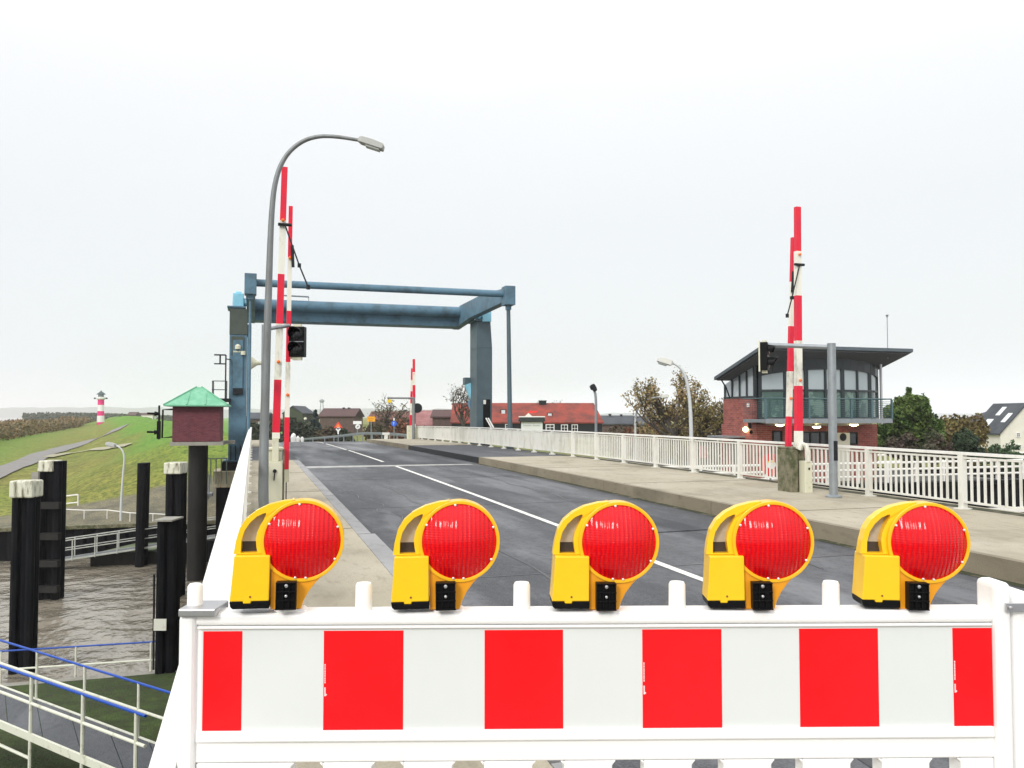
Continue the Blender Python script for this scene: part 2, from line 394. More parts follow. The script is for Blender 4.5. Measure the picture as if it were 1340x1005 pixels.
M_PATH2 = mat('pale_track', (.36, .34, .24), .9, var=(.22, .22, .12), vs=1.5, amt=.6, world=True)
drape('path', [GT(*p) for p in ((-60, 650), (0, 618), (40, 603), (80, 588), (120, 576), (145, 567), (158, 559))], (2.2, 2.8), M_PATH)
drape('path', [GT(*p) for p in ((62, 600), (90, 594), (120, 589), (150, 586), (168, 584))], (1.1, .8), M_PATH2, .13)

# ------------------------------------------------------------ bridge: road, pavements
X0, XL, XK, XR, XE = -.45, 1.42, 1.62, 8.5, 12.75
YS = [-14]+[i*2.0 for i in range(-6, 34)]+[66+i*3.0 for i in range(1, 22)]
def strip(name, xa, xb, ya, yb, m, z=0, thick=0, parent=None, kind='structure', n=1):
    ys = [ya]+[y for y in YS if ya < y < yb]+[yb]; b = MB()
    for y in ys:
        zz = cam_z(y)+z
        b.v += [Vector((xa, y, zz)), Vector((xb, y, zz))]
        if thick: b.v += [Vector((xb, y, zz-thick)), Vector((xa, y, zz-thick))]
    k = 4 if thick else 2
    for i in range(len(ys)-1):
        if thick: b.f += [(i*4+j, i*4+(j+1) % 4, (i+1)*4+(j+1) % 4, (i+1)*4+j) for j in range(4)]
        else: b.f.append((i*2, i*2+1, i*2+3, i*2+2))
    if thick: b.f += [(3, 2, 1, 0), tuple((len(ys)-1)*4+j for j in range(4))]
    b.open = not thick
    o = b.build(name, m, parent, smooth=False)
    if kind and not parent: o['kind'] = kind
    return o
deck = strip('bridge_deck', X0+.06, XE-.06, -13, 31.9, M_CONC, -.012, .9)
strip('bridge_deck', X0+.06, XE-.06, 47.8, 64, M_CONC, -.012, .9)
strip('bridge_deck', X0+.1, XE-.1, 32.02, 47.7, M_DARK, -.012, .7)
b = MB()
for y in (29.5, 50.5): b.b2((X0+.4, y-1.1, -9), (XE-.3, y+1.1, cam_z(y)-.75))
b.b2((X0+.3, -13, -7), (XE-.2, -4, -.8))
tag(b.build('bridge_pier', M_CONC, bevel=.05), kind='structure')
road = strip('road', XK, XR, -13, 31.9, M_ROAD)
strip('road', XK, XR, 31.99, 47.3, M_ROAD2, .002)
strip('road', XK-.8, XR+1.2, 47.32, 129, M_ROAD, .001)
M_DIRT = mat('moss_dirt', (.035, .04, .015), .95, var=(.16, .14, .09), vs=3, amt=.9, world=True, lo=.5, hi=.6)
for ya, yb in ((-13, 31.9), (47.6, 66)): strip('gutter', 12.28, 12.62, ya, yb, M_DIRT, ZW+.004)
strip('gutter', 12.28, 12.62, 31.97, 47.5, M_DIRT, ZW-.016)
for ya, yb in ((4, 31.9),): strip('gutter', XR-.16, XR-.002, ya, yb, M_DIRT, .005)
# joints and markings
M_JOINT = mat('steel_joint', (.5, .5, .48), .5, .3, var=(.2, .19, .17), vs=4, amt=.7, world=True)
b = MB(); z = cam_z(31.9)
b.prism([(XK+.02, 30.75), (XR-.4, 31.25), (XR-.4, 31.7), (XK+.02, 31.84)], z-.05, z+.010, 'z'); b.build('expansion_joint', M_JOINT, road)
for ya, yb in ((3.3, 31.2), (34.2, 47.2)): strip('centre_line', 5.03, 5.15, ya, yb, M_LINE, .006, parent=road)
for ya, yb in ((48, 62), (64, 76)): strip('centre_line', 5.0, 5.12, ya, yb, M_LINE, .006, parent=road)
strip('centre_line', 5.03, 5.15, -12, 3.2, M_LINE, .006, parent=road)
M_TAR = mat('tar_seam', (.018, .018, .02), .35, world=True, var=(.05, .05, .055), vs=6, amt=.5)
rdm = RO(5)
def crack(x, ya, yb, wdt=.018, amp=.05):
    b = MB(); b.open = True; y = ya; k = 0; x_ = x
    while y < yb:
        ww = wdt*rdm.uniform(.5, 1.3); b.v += [Vector((x_-ww, y, cam_z(y)+.004)), Vector((x_+ww, y, cam_z(y)+.004))]; y += .45; x_ = x+amp*noise.noise(Vector((y*.7, x, 0)))*4; k += 1
    b.f = [(i*2, i*2+1, i*2+3, i*2+2) for i in range(k-1)]; b.build('tar_seam', M_TAR, road)
crack(3.35, 3, 24); crack(6.9, 9, 31); crack(2.4, 14, 22, .012, .12)
for y in (9.7, 17.3, 24.9): b = MB(); b.prism([(XK+.3, y), (XR-.2, y+.05), (XR-.2, y+.075), (XK+.3, y+.03)], cam_z(y)-.02, cam_z(y)+.0035, 'z'); b.build('tar_seam', M_TAR, road)
b = MB(); y0_ = 12.4; b.prism([(5.6, y0_), (7.3, y0_+.1), (7.25, y0_+2.6), (5.65, y0_+2.5)], cam_z(y0_+1.2)-.03, cam_z(y0_+2.6)+.003, 'z'); b.build('repair_patch', M_ROAD2, road)
# pavements: sandy concrete, dark bitumen on the lifting span
ZW = .25
for (ya, yb, m) in ((-13, 31.9, M_WALK), (47.6, 66, M_WALK)):
    strip('pavement', X0, XL, ya, yb, m, ZW, .30)
    strip('pavement', XR+.13, XE, ya, yb, m, ZW, .30)
strip('pavement', X0, XL, 31.97, 47.5, M_WALKB, ZW-.02, .26)
strip('pavement', XR+.13, XE, 31.97, 47.5, M_WALKB, ZW-.02, .26)
for i, (ya, yb) in enumerate(((-13, 4), (4.02, 9.2), (9.22, 14.4), (14.42, 19.6), (19.62, 24.8), (24.82, 31.9))): strip('kerb', XR, XR+.126, ya, yb, M_KERB, ZW+.004, .30)
strip('kerb', XR, XR+.126, 47.6, 66, M_KERB, ZW+.004, .30); strip('kerb', XR, XR+.126, 31.97, 47.5, M_DARK, ZW-.016, .26)
yy = -12
while yy < 31:
    ye = min(yy+(3.95 if yy < 11 else 5.6), 31.9); off = 0 if yy > 11.5 else .05
    strip('kerb', XL+.004-off*0, XK+off-.004, yy, ye, M_KERBL, ZW+.003, .28); yy = ye+.05
strip('kerb', XL+.004, XK-.004, 31.97, 47.5, M_DARK, ZW-.016, .26); strip('kerb', XL+.004, XK-.004, 47.6, 66, M_KERBL, ZW+.003, .28)
M_GAP = mat('joint_gap', (.03, .028, .022), .9)
for y in (6.5, 12.6, 18.7, 24.8):
    for xa, xb in ((X0+.2, XL), (XR+.135, XE-.1)): b = MB(); b.b2((xa, y, cam_z(y)+ZW-.05), (xb, y+.018, cam_z(y)+ZW+.0035)); tag(b.build('pavement_joint', M_GAP), kind='structure')
# quay walls
M_PILE = mat('tarred_steel', (.006, .0065, .009), .6, 0, var=(.026, .025, .023), vs=3, amt=.6, spec=.1, lo=.5, hi=.75, scale=(1, 1, .25), bump=.4, bs=8)
M_PILE2 = mat('wet_steel_pile', (.022, .021, .019), .5, 0, spec=.25, var=(.008, .008, .009), vs=3, amt=.8, scale=(1, 1, .2), bump=.4, bs=8)
def sheetwall(x0, y0, x1, y1, z0, z1, label, cap=True):
    t = thing('quay_wall', label, 'quay wall', (x0, y0, z0)); b = MB(); L_ = math.hypot(x1-x0, y1-y0); ux, uy = (x1-x0)/L_, (y1-y0)/L_; n = int(L_/.55)
    poly = []
    for i in range(n+1):
        o = .18 if i % 2 else 0
        for dd in (0, .38): 
            s = min(L_, i*.55+dd); poly.append((x0+ux*s+uy*o, y0+uy*s-ux*o))
    back = [(x1-uy*.5, y1+ux*.5), (x0-uy*.5, y0+ux*.5)]
    b.prism(poly+back, z0, z1, 'z'); b.build('sheet_piling', M_PILE, t, world=True)
    c = MB(); c.beam((x0-uy*.1, y0+ux*.1, z1+.1), (x1-uy*.1, y1+ux*.1, z1+.1), .8, .2); c.build('capping_beam', M_MOSSY if y0 == 53 else M_PILE, t, world=True)
    return t
sheetwall(-75, 53.0, 13.4, 53.0, -9, -4.35, 'dark steel sheet pile wall along the far bank below the grass dike')
sheetwall(14, 32.9, 38, 32.9, -9, -1.35, 'dark quay wall beneath the glazed bridge control building')
sheetwall(38, 60.9, 140, 60.9, -9, -2.75, 'far dark quay wall seen through the railing bars at right')
b = MB(); b.b2((37.9, 33, -9), (38.2, 61, -1.2)); tag(b.build('quay_wall', M_PILE), 'dark side wall of the harbour basin running away from camera', 'quay wall')
b = MB(); b.b2((-60, 27.9, -8), (X0, 28.3, -5.85)); tag(b.build('bank_edging', M_CONC), 'low concrete edging where the mossy bank meets the water', 'edging')
b = MB(); b.b2((13.35, -20, -9), (13.6, 28, -1.0)); b.b2((13.4, 53, -9), (13.62, 66, -1.4)); tag(b.build('retaining_wall', M_CONC), 'concrete retaining wall under the right side of the bridge', 'wall')

# ------------------------------------------------------------ bridge railings
def bridge_railing(X, ya, yb, label, wtop, th, side):
    t = thing('bridge_railing', label, 'railing', (X, ya, 0)); step = 2.4; n = int((yb-ya)/step)
    top = MB(); ztop = 1.27; last = ya+n*step
    ys = [ya+i*step for i in range(n+1)]+([yb] if yb-last > .1 else [])
    for a, c in zip(ys, ys[1:]): top.beam((X, a, cam_z(a)+ztop-th/2), (X, c+.001, cam_z(c)+ztop-th/2), wtop, th)
    top.build('handrail', M_RAILTOP, t, world=True)
    for i, a in enumerate(ys):
        z = cam_z(a); b = MB(); b.b2((X-.05*1, a-.055, z+ZW-.02), (X+.05, a+.055, z+ztop-th-.002)); b.b2((X-.11, a-.10, z+ZW-.03), (X+.11, a+.10, z+ZW+.02))
        b.build('post', M_WHITE, t, world=True)
    for a, c in zip(ys, ys[1:]):
        z0, z1 = cam_z(a), cam_z(c); b = MB(); solid = 32 < a < 47
        b.beam((X, a+.06, z0+ZW+.13), (X, c-.06, z1+ZW+.13), .05, .035); b.beam((X, a+.06, z0+ztop-th-.05), (X, c-.06, z1+ztop-th-.05), .04, .035)
        k = int((c-a-.12)/.148)
        for j in range(1, k+1):
            y = a+.06+(c-a-.12)*j/(k+1); z = z0+(z1-z0)*(y-a)/(c-a)
            hx = .03 if solid else .017; b.b2((X-hx, y-.0165, z+ZW+.149), (X+hx, y+.0165, z+ztop-th-.069))
        b.build('railing_panel', M_WHITE, t, world=True)
    return t
bridge_railing(12.2, 0.01, 65.6, 'long white bridge railing with close upright bars along the right pavement', .09, .05, 1)
LR = bridge_railing(-.13, 1.99, 54, 'white bridge railing with broad flat handrail running away on the left edge', .13, .06, -1)
b = MB(); b.b2((-.195, 1.2, cam_z(2)+1.21), (-.143, 1.9895, cam_z(2)+1.27)); b.build('handrail_end', M_RAILTOP, LR, world=True)
# ------------------------------------------------------------ foreground barrier and warning lamps
M_PLAST = mat('white_plastic', (.92, .915, .91), .38, var=(.66, .63, .58), vs=9, amt=.35, lo=.58, hi=.78, det=8, bump=.03, bs=60, emit=None)
M_SHW = mat('white_reflective_sheet', (.74, .765, .755), .35, var=(.68, .71, .70), vs=2.5, amt=.5)
M_SHR = mat('red_reflective_sheet', (.90, .006, .010), .35, var=(.84, .02, .03), vs=2.5, amt=.5, spec=.22)
A3 = P(240, 600, 1.75); B3 = P(1313, 600, 1.78); A2 = Vector((A3.x, A3.y)); U2 = (Vector((B3.x, B3.y))-A2).normalized()
BRZ = math.atan2(U2.y, U2.x)
def bu(px):
    r = ray(px, 600); d = Vector((r.x, r.y)); det = d.x*(-U2.y)+U2.x*d.y
    t = (A2.x*(-U2.y)+U2.x*A2.y)/det; q = d*t; return (q-A2).dot(U2)
def bz(y): return P(240, y, 1.75).z - ZW - cam_z(2)     # local height above the pavement
def plastic_barrier():
    t = thing('plastic_barrier', 'white plastic road barrier with red and white sheeting, five red lamps along its top', 'barrier', (A3.x, A3.y, ZW+cam_z(2)), BRZ, 'white plastic road barriers')
    W = bu(1313)
    b = MB(); r = bu(263); zt, zb = bz(801), bz(975)
    b.b2((r-.004, -.012, bz(818)), (W-.035, .05, zt)); b.build('top_beam', M_PLAST, t, bevel=.008, seg=3)
    b = MB(); b.b2((r-.004, -.004, bz(998)), (W-.035, .045, bz(818)-.0005)); b.b2((r, -.011, bz(970)), (W-.037, .02, bz(955.5)))
    b.b2((r, -.0105, bz(822.5)), (W-.037, .02, bz(818.6)))
    b.build('panel', M_PLAST, t, bevel=.003)
    # lower grille: slots with sloping shoulders
    b = MB(); z1, z0 = bz(998)-.0005, bz(998)-.36; per = bu(703+103)-bu(703); wS = .050
    x0 = r; x1 = W-.037; n = 9; st = bu(390)
    xs = [st+i*per for i in range(n)]
    prev = x0
    for xx in xs:
        b.prism([(prev, z0+.06), (xx-.008, z0+.06), (xx-.008, z1-.010), (xx, z1-.0005), (prev, z1-.0005)], -.004, .045); prev = xx+wS+.008
        if prev < x1: b.prism([(xx+wS, z1-.0005), (xx+wS+.0079, z1-.010), (xx+wS+.0079, z1-.0005)], -.004, .045)
    b.b2((prev, -.004, z0+.06), (x1, .045, z1-.0005)); b.b2((x0, -.004, z0), (x1, .045, z0+.0595))
    b.build('slotted_skirt', M_PLAST, t, bevel=.003)
    b = MB(); b.b2((0, -.018, .06), (bu(262), .052, bz(802))); b.build('end_post', M_PLAST, t, bevel=.012, seg=3)
    b = MB(); b.b2((bu(1291), -.02, .06), (W, .055, bz(764))); b.build('end_post', M_PLAST, t, bevel=.012, seg=3)
    for px in (475.5, 683, 887, 1089):
        b = MB(); b.lathe((bu(px), .018, bz(801)-.004), [(.018, 0), (.0175, .054), (.015, .0595), (.006, .061)], 20); b.build('peg', M_PLAST, t, smooth=True)
    b = MB(); b.lathe((bu(254), .018, bz(802)-.004), [(.016, 0), (.0155, .055), (.012, .0605), (.005, .062)], 20); b.build('peg', M_PLAST, t, smooth=True)
    b = MB(); b.b2((bu(242), -.026, bz(804)), (bu(290), .06, bz(793.5))); b.build('clamp_strap', M_ALU, t, bevel=.003)
    b = MB(); b.b2((bu(1302), -.028, bz(801)), (bu(1352), -.022, bz(790))); b.lathe((bu(1307), -.0285, bz(795.5)), [(.004, 0), (.004, -.003), (.001, -.004)], 12, 'y'); b.build('clamp_strap', M_ALU, t, bevel=.0008)
    b = MB(); b.b2((bu(268), -.0046, bz(957)), (bu(1296), -.0041, bz(823.5))); sh = b.build('reflective_sheet', M_SHW, t)
    for a, c in ((270.5, 321), (426.5, 529.5), (634.5, 736), (838.5, 941), (1041.5, 1143.5), (1240, 1294)):
        b = MB(); b.b2((bu(a), -.0052, bz(956)), (bu(c), -.00465, bz(825.5))); s = b.build('red_stripe', M_SHR, t)
        if a in (426.5, 838.5, 1240):
            b = MB(); y = 869.
            for k, L_ in enumerate((2, 1.2, 2.2, 1, 2.4, 1.5, 2, 1.1, 2.4, 1.6, 2.2)):
                b.b2((bu(a+1.2), -.0055, bz(y+L_)), (bu(a+2.6), -.00525, bz(y))); y += L_+.55
            b.b2((bu(a+1.2), -.0055, bz(911)), (bu(a+2.8), -.00525, bz(899.5)))
            b.prism([(bu(a+2.8), bz(911)), (bu(a+4.8), bz(909)), (bu(a+2.8), bz(907.5))], -.0055, -.00525)
            b.build('imprint', mat('white_print', (.8, .72, .74), .5), s)
    for xx in (bu(251), W-.02):
        b = MB(); b.b2((xx-.12, -.38, 0), (xx+.12, .38, .10)); b.build('foot', mat('recycled_rubber', (.03, .03, .03), .8, bump=.5, bs=30), t, bevel=.015)
        b = MB(); b.b2((xx-.02, -.01, .095), (xx+.02, .045, z0+.02)); b.build('stem', M_PLAST, t)
    return t
pb = plastic_barrier()
pb2 = copy_tree(pb); dv = bu(1315.5)
pb2.location = (A3.x+U2.x*dv, A3.y+U2.y*dv, ZW+.02); pb2['label'] = 'second white plastic barrier, cut off by the right photo edge, strapped to the first'
for ch in list(pb2.children):
    if ch.name.startswith(('clamp', 'peg')): bpy.data.objects.remove(ch)
    elif ch.name.startswith('end_post') and ch.location.x == 0 and min(v.co.x for v in ch.data.vertices) < .1:
        me = ch.data.copy(); ch.data = me; zt = bz(764.5)
        mz = max(v.co.z for v in me.vertices)
        for v in me.vertices:
            if v.co.z > mz-.001: v.co.z = zt
# second barrier stands with its feet on the road: raise nothing, lengthen feet blocks
b = MB(); b.b2((-.12, -.38, -.27), (.12, .38, -.001))
M_YEL = mat('yellow_plastic', (.95, .60, .008), .33, var=(.90, .50, .006), vs=14, amt=.5, coat=.25, bump=.02, bs=200)
M_ORG = mat('amber_plastic', (.85, .33, .008), .35, var=(.8, .42, .01), vs=12, amt=.5, coat=.2)
M_LENS = mat('red_lens', (.86, .004, .012), .22, coat=.8, spec=.12); M_LENS.node_tree.nodes['Principled BSDF'].inputs['Coat IOR'].default_value = 1.36; n, p = ns(M_LENS); K = n.nodes.new; Lk = n.links.new
tcn = K('ShaderNodeTexCoord'); wv = K('ShaderNodeTexWave'); wv.wave_type = 'BANDS'; wv.bands_direction = 'X'; wv.inputs['Scale'].default_value = 34; wv.inputs['Distortion'].default_value = .15
wv2 = K('ShaderNodeTexWave'); wv2.bands_direction = 'Z'; wv2.inputs['Scale'].default_value = 62; vo = K('ShaderNodeMath'); vo.operation = 'MULTIPLY_ADD'; vo.inputs[1].default_value = .28
Lk(tcn.outputs['Object'], wv.inputs[0]); Lk(tcn.outputs['Object'], wv2.inputs[0]); Lk(wv2.outputs['Fac'], vo.inputs[0]); Lk(wv.outputs['Fac'], vo.inputs[2])
bm_ = K('ShaderNodeBump'); bm_.inputs['Strength'].default_value = .6; bm_.inputs['Distance'].default_value = .0030; Lk(vo.outputs[0], bm_.inputs['Height']); Lk(bm_.outputs[0], p.inputs['Normal']); bc_ = K('ShaderNodeBump'); bc_.inputs['Strength'].default_value = .30; bc_.inputs['Distance'].default_value = .0022; Lk(wv.outputs['Fac'], bc_.inputs['Height']); Lk(bc_.outputs[0], p.inputs['Coat Normal'])
p.inputs['Coat Roughness'].default_value = .05
xr = K('ShaderNodeMix'); xr.data_type = 'RGBA'; xr.inputs[6].default_value = (.86, .001, .003, 1); xr.inputs[7].default_value = (.52, .001, .018, 1); xq = K('ShaderNodeMath'); xq.operation = 'MULTIPLY'; xq.inputs[1].default_value = .7
Lk(wv.outputs['Fac'], xq.inputs[0]); Lk(xq.outputs[0], xr.inputs[0]); Lk(xr.outputs[2], p.inputs['Base Color'])
def warning_light():
    k = 1.755/F*.968
    t = thing('warning_light', 'red warning lamp', 'warning lamp')
    # local: x right, y away from the camera, z up; origin = lens centre foot at z 0 (z 0 = 91 px below the lens centre)
    def q(pts): return [(x*k, (y+91)*k) for x, y in pts]
    RR = 54.5
    def arc(cx, cy, r, a0, a1, n): return [(cx+r*math.cos(R(a0+(a1-a0)*i/n)), cy+r*math.sin(R(a0+(a1-a0)*i/n))) for i in range(n+1)]
    # housing round the lens
    b = MB(); b.ring(q(arc(0, 0, RR, 0, 354, 59)), q(arc(0, 0, 50, 0, 354, 59)), -.024, .024); b.build('lens_ring', mat('ring_plastic', (.93, .50, .008), .35, coat=.2), t, bevel=.0012, smooth=True)
    b = MB(); b.prism(q(arc(0, 0, 50.5, 0, 354, 59)), -.02, .02); b.build('lens_drum', M_ORG, t)
    # neck under the lens
    b = MB(); b.prism(q([(-40, -36), (-28, -46), (-10, -53.5), (10, -53.5), (28, -46), (18, -56), (9, -68), (3, -80), (0, -90), (-40, -90)]), -.021, .021); b.build('neck', M_ORG, t, bevel=.002)
    # handle arch
    outer = [(-91+2, -17), (-86.5, 0), (-82, 17), (-74, 30), (-62, 40), (-46, 48), (-26, 53), (-12, 54.3), (-22, 50), (-33, 43.5), (-43, 33.5), (-50.5, 20), (-54.3, 4), (-53.5, -10), (-51, -17)]
    inner = [(-80, -15.5), (-79.5, 0), (-76, 13), (-69, 24), (-60, 32.5), (-52, 36.2), (-49, 36.8), (-48.5, 34), (-50, 31.5), (-52, 27), (-56, 20), (-59.5, 11), (-61, 2), (-60, -8), (-58.5, -15.5)]
    b = MB(); b.ring(q(outer), q(inner), -.014, .014); b.build('handle', M_YEL, t, bevel=.0015)
    b = MB(); b.prism(q([(-80.5, -2), (-76.5, 13), (-69.5, 24), (-60.5, 32.5), (-52, 36.5), (-49, 37), (-48, 34), (-49.5, 31.5), (-51.5, 27), (-55.5, 20), (-59, 11), (-60.5, 2), (-60.5, -2)]), .006, .010); pn = b.build('handle_infill', mat('cutout_beige', (.50, .46, .39), .12, var=(.30, .27, .22), vs=30, amt=.6), t)  # added plate, no lamp part: imitates leftover cutout background in the handle opening
    b = MB(); b.prism(q([(-80.5, -16), (-80.5, -2), (-60.5, -2), (-59, -8), (-58, -16)]), .0065, .0105); b.build('dark_band', mat('cutout_dark', (.05, .04, .035), .2), pn)  # darker lower part of that imitated background
    # battery box
    b = MB(); b.prism(q([(-91, -77), (-89.5, -60), (-86.5, -17.5), (-41, -17.5), (-41, -77), (-64, -77), (-64, -80), (-74, -80), (-74, -77)]), -.034, .034); bb = b.build('battery_box', M_YEL, t, bevel=.003, seg=3)
    b = MB(); b.lathe((-65*k, -.0345, 20*k), [(.0022, 0), (.0022, -.0006)], 12, 'y'); b.build('screw', mat('brown_screw', (.25, .07, .02), .5), bb)
    b = MB(); b.prism(q([(-91.2, -77.4), (-74.4, -77.4), (-74.4, -80.4), (-63.6, -80.4), (-63.6, -77.4), (-40.6, -77.4), (-40.6, -87), (-87, -87), (-90, -84)]), -.033, .033); b.build('base_tray', M_BLACK, t, bevel=.0015)
    # black clamp with its ribs
    b = MB(); b.b2((-32*k, -.040, 3*k), (-6*k, -.022, 39*k))
    for i in range(4): b.b2((-32.4*k, -.0455, (3+i*11.4)*k), (-5.6*k, -.0400, (4.8+i*11.4)*k))
    for i in range(4): b.b2(((-32.3+i*8.2)*k, -.0450, 3.2*k), ((-30.7+i*8.2)*k, -.0401, 38.8*k))
    cl = b.build('clamp', M_BLACK, t, bevel=.0006)
    b = MB(); b.lathe((-19*k, -.0402, 34.4*k), [(.0035, 0), (.0035, -.0052), (.001, -.006)], 12, 'y'); b.lathe((-19*k, -.0402, 21*k), [(.0028, 0), (.0028, -.0052), (.001, -.006)], 12, 'y'); b.build('bolt', M_ALU, cl)
    b = MB(); b.prism(q([(-36, -91), (4, -91), (14, -100), (-24, -100)]), -.02, .02); b.build('bracket', M_PLAST, t, bevel=.002)
    # lens both sides
    for sgn in (-1, 1):
        b = MB(); pr = [(50.6*k, .016*sgn), (50.4*k, .0215*sgn)]+[(q_*k, (.0225+.030*(1-(q_/49)**2))*sgn) for q_ in (48.5, 45, 41, 36, 30, 24, 17, 10, 4, .4)]
        b.lathe((0, 0, 91*k), pr, 64, 'y'); ln = b.build('lens', M_LENS, t, smooth=True)
        if sgn == -1:
            b = MB()
            for a in (22, -30, -84, -100, -152, 152, 96): b.lathe((49.2*k*math.cos(R(a)), -.0245, (91+49.2*math.sin(R(a)))*k), [(.0024, .002), (.0024, -.0016), (.0008, -.0024)], 10, 'y')
            b.build('screw', mat('steel_screw', (.75, .75, .75), .3, .2), ln)
    return t
WL = warning_light()
wl_lab = ['red warning lamp in yellow housing, leftmost of the five on the barrier', 'red warning lamp in yellow housing, second from the left on the barrier', 'middle one of the five red warning lamps on the barrier',
          'red warning lamp in yellow housing, fourth from the left on the barrier', 'rightmost red warning lamp, nearest the strapped end of the barrier']
for i, (px, py) in enumerate(((394, 706), (601.5, 706.5), (808.5, 707.5), (1012, 706.5), (1212.5, 707.5))):
    o = WL if i == 0 else copy_tree(WL); u = bu(px); f = .018
    o.location = (A3.x+U2.x*u-U2.y*f, A3.y+U2.y*u+U2.x*f, P(px, py+91, 1.75+.03*u/bu(1313)).z); o.rotation_euler = (0, R((.8, -.6, .3, -.9, .5)[i]), BRZ+R((10, 4, 1, -4, -5)[i]))
    o['label'] = wl_lab[i]; o['group'] = 'red warning lamps on the barrier'

# ------------------------------------------------------------ barrier gates, signals, lamps on the bridge
def boom_mesh(p0, p1, w0, w1, segs, a=0):
    """square boom from p0 up to p1; segs = list of fractions where the colour changes, first piece colour index a"""
    b = MB(); p0, p1 = Vector(p0), Vector(p1); fr = [0]+segs+[1]
    for i in range(len(fr)-1):
        q0, q1 = p0.lerp(p1, fr[i]), p0.lerp(p1, fr[i+1]); n0 = len(b.f); wa = w0+(w1-w0)*fr[i]; wb = w0+(w1-w0)*fr[i+1]
        b.beam(q0, q1, (wa+wb)/2, (wa+wb)/2*.8, (0, 1, 0)); b.m += [(a+i) % 2]*(len(b.f)-n0)
    return b
def ladderz(d, ys): return [P(500, y, d).z for y in ys]
def gate(name, label, d, px0, pxt, ytop, ycols, ybase, w, mirror, cab, group):
    base = G(px0, 545+F*(EYE-ZW)/d, ZW); gz = ZW+cam_z(base.y)
    t = thing('barrier_gate', label, 'barrier gate', (base.x, base.y, gz), 0, group)
    top = P(pxt, ytop, d); bot = P(px0, ycols[-1], d)
    zs = [P(0, y, d).z for y in ycols]; fr = [(z-bot.z)/(top.z-bot.z) for z in reversed(zs[:-1])]
    b = boom_mesh(bot, top, w, w*.78, fr, 0 if len(ycols) % 2 else 0); 
    # colours: topmost piece is red
    npieces = len(fr)+1; 
    if (npieces-1) % 2: b.m = [1-i for i in b.m]
    bo = b.build('boom', [M_STRED, M_STWHT], t, world=True)
    # orange marker lamps on the boom
    for f_ in (.28, .80):
        q = bot.lerp(top, f_); b = MB(); b.lathe((q.x, q.y-w*.45, q.z), [(.03, 0), (.03, -.03), (.012, -.045)], 10, 'y'); b.build('marker_lamp', mat('orange_lens', (.9, .16, .01), .3), bo, root=t, world=True)
    s = -1 if mirror else 1
    q = P(pxt, ytop+ (76 if cab else 58), d)
    if cab:
        b = MB(); e1 = q+Vector((.26*s, -.15, -.75)); e2 = q+Vector((.42*s, -.2, -1.15)); b.tube([q+Vector((0, -.08, 0)), e1, e2], .014, 6); b.lathe(e2, [(.035, -.04), (.035, .04)], 8); b.box(e1, (.06, .06, .07)); b.tube([q+Vector((-.12, -.07, 0)), q+Vector((.12, -.07, 0))], .03, 8)
        b.build('folding_strut', M_DARK, t, world=True)
    return t, base, gz
GRP = 'raised red and white barrier booms at the lifting bridge'
# right pair
t, bs_, gz = gate('g', 'tall raised red and white boom with white cabinet on mossy block at right pavement railing', 18.2, 1045, 1043.5, 271, (329, 387, 446, 505, 564, 587), 650, .15, True, True, GRP)
c0 = G(1047, 650, ZW+.05)
def R3(px, py, d=18.2): return P(px, py or 600, d)
b = MB(); q = R3(1046, 650); zt = R3(1046, 588).z; b.b2((R3(1034, 0).x-.02, q.y-.0, q.z), (R3(1044.5, 0).x, q.y+.5, zt)); b.b2((R3(1046, 0).x, q.y+.1, q.z), (R3(1059.5, 0).x, q.y+.45, zt-.02)); b.b2((R3(1033, 0).x, q.y+.0, zt+.001), (R3(1060.5, 0).x, q.y+.5, zt+.05)); b.build('mossy_block', M_MOSSY, t, world=True, bevel=.02)
b = MB(); b.b2((R3(1047.5, 0).x, q.y-.16, R3(0, 648.5).z), (R3(1059.5, 0).x, q.y+.05, R3(0, 603).z)); cb = b.build('cabinet', M_CREAM, t, world=True, bevel=.008)
b = MB(); b.box((R3(1054, 0).x, q.y-.165, R3(0, 613).z), (.03, .02, .05)); b.build('lock', M_DARK, cb, root=t, world=True)
b = MB(); b.tube([R3(1044.5, 588)+Vector((0, -.02, 0)), R3(1047.5, 580)+Vector((0, -.05, 0)), R3(1051, 583)+Vector((0, -.1, 0)), R3(1053, 590)+Vector((0, -.1, 0)), R3(1053, 604)+Vector((0, -.1, 0))], .055, 8); b.build('crank_arm', M_STWHT, t, smooth=True, world=True)
b = MB(); b.lathe((R3(1062, 0).x, q.y+.2, R3(0, 609).z), [(.16, -.02), (.16, .02)], 20, 'x'); b.lathe((R3(1062, 0).x+.0, q.y+.1, R3(0, 609).z), [(.11, -.03), (.11, .03)], 20, 'y'); b.build('counterweight_disc', M_BLACK, t, world=True)
t2, _, _ = gate('g', 'shorter raised boom just left of the tall boom at the right pavement railing', 18.6, 1031, 1038, 311, (369, 427, 486, 545, 604), 650, .115, True, False, GRP)
q = P(1031, 650, 18.6); b = MB(); b.b2((q.x-.05, q.y-.05, q.z), (q.x+.07, q.y+.05, P(0, 606, 18.6).z)); b.build('post', M_MOSSY, t2, world=True)
q = P(1037.5, 363, 18.6); b = MB(); b.tube([q+Vector((-.03, -.07, .12)), q+Vector((-.07, -.07, -.35))], .035, 6); b.build('hinge', M_DARK, t2, world=True)
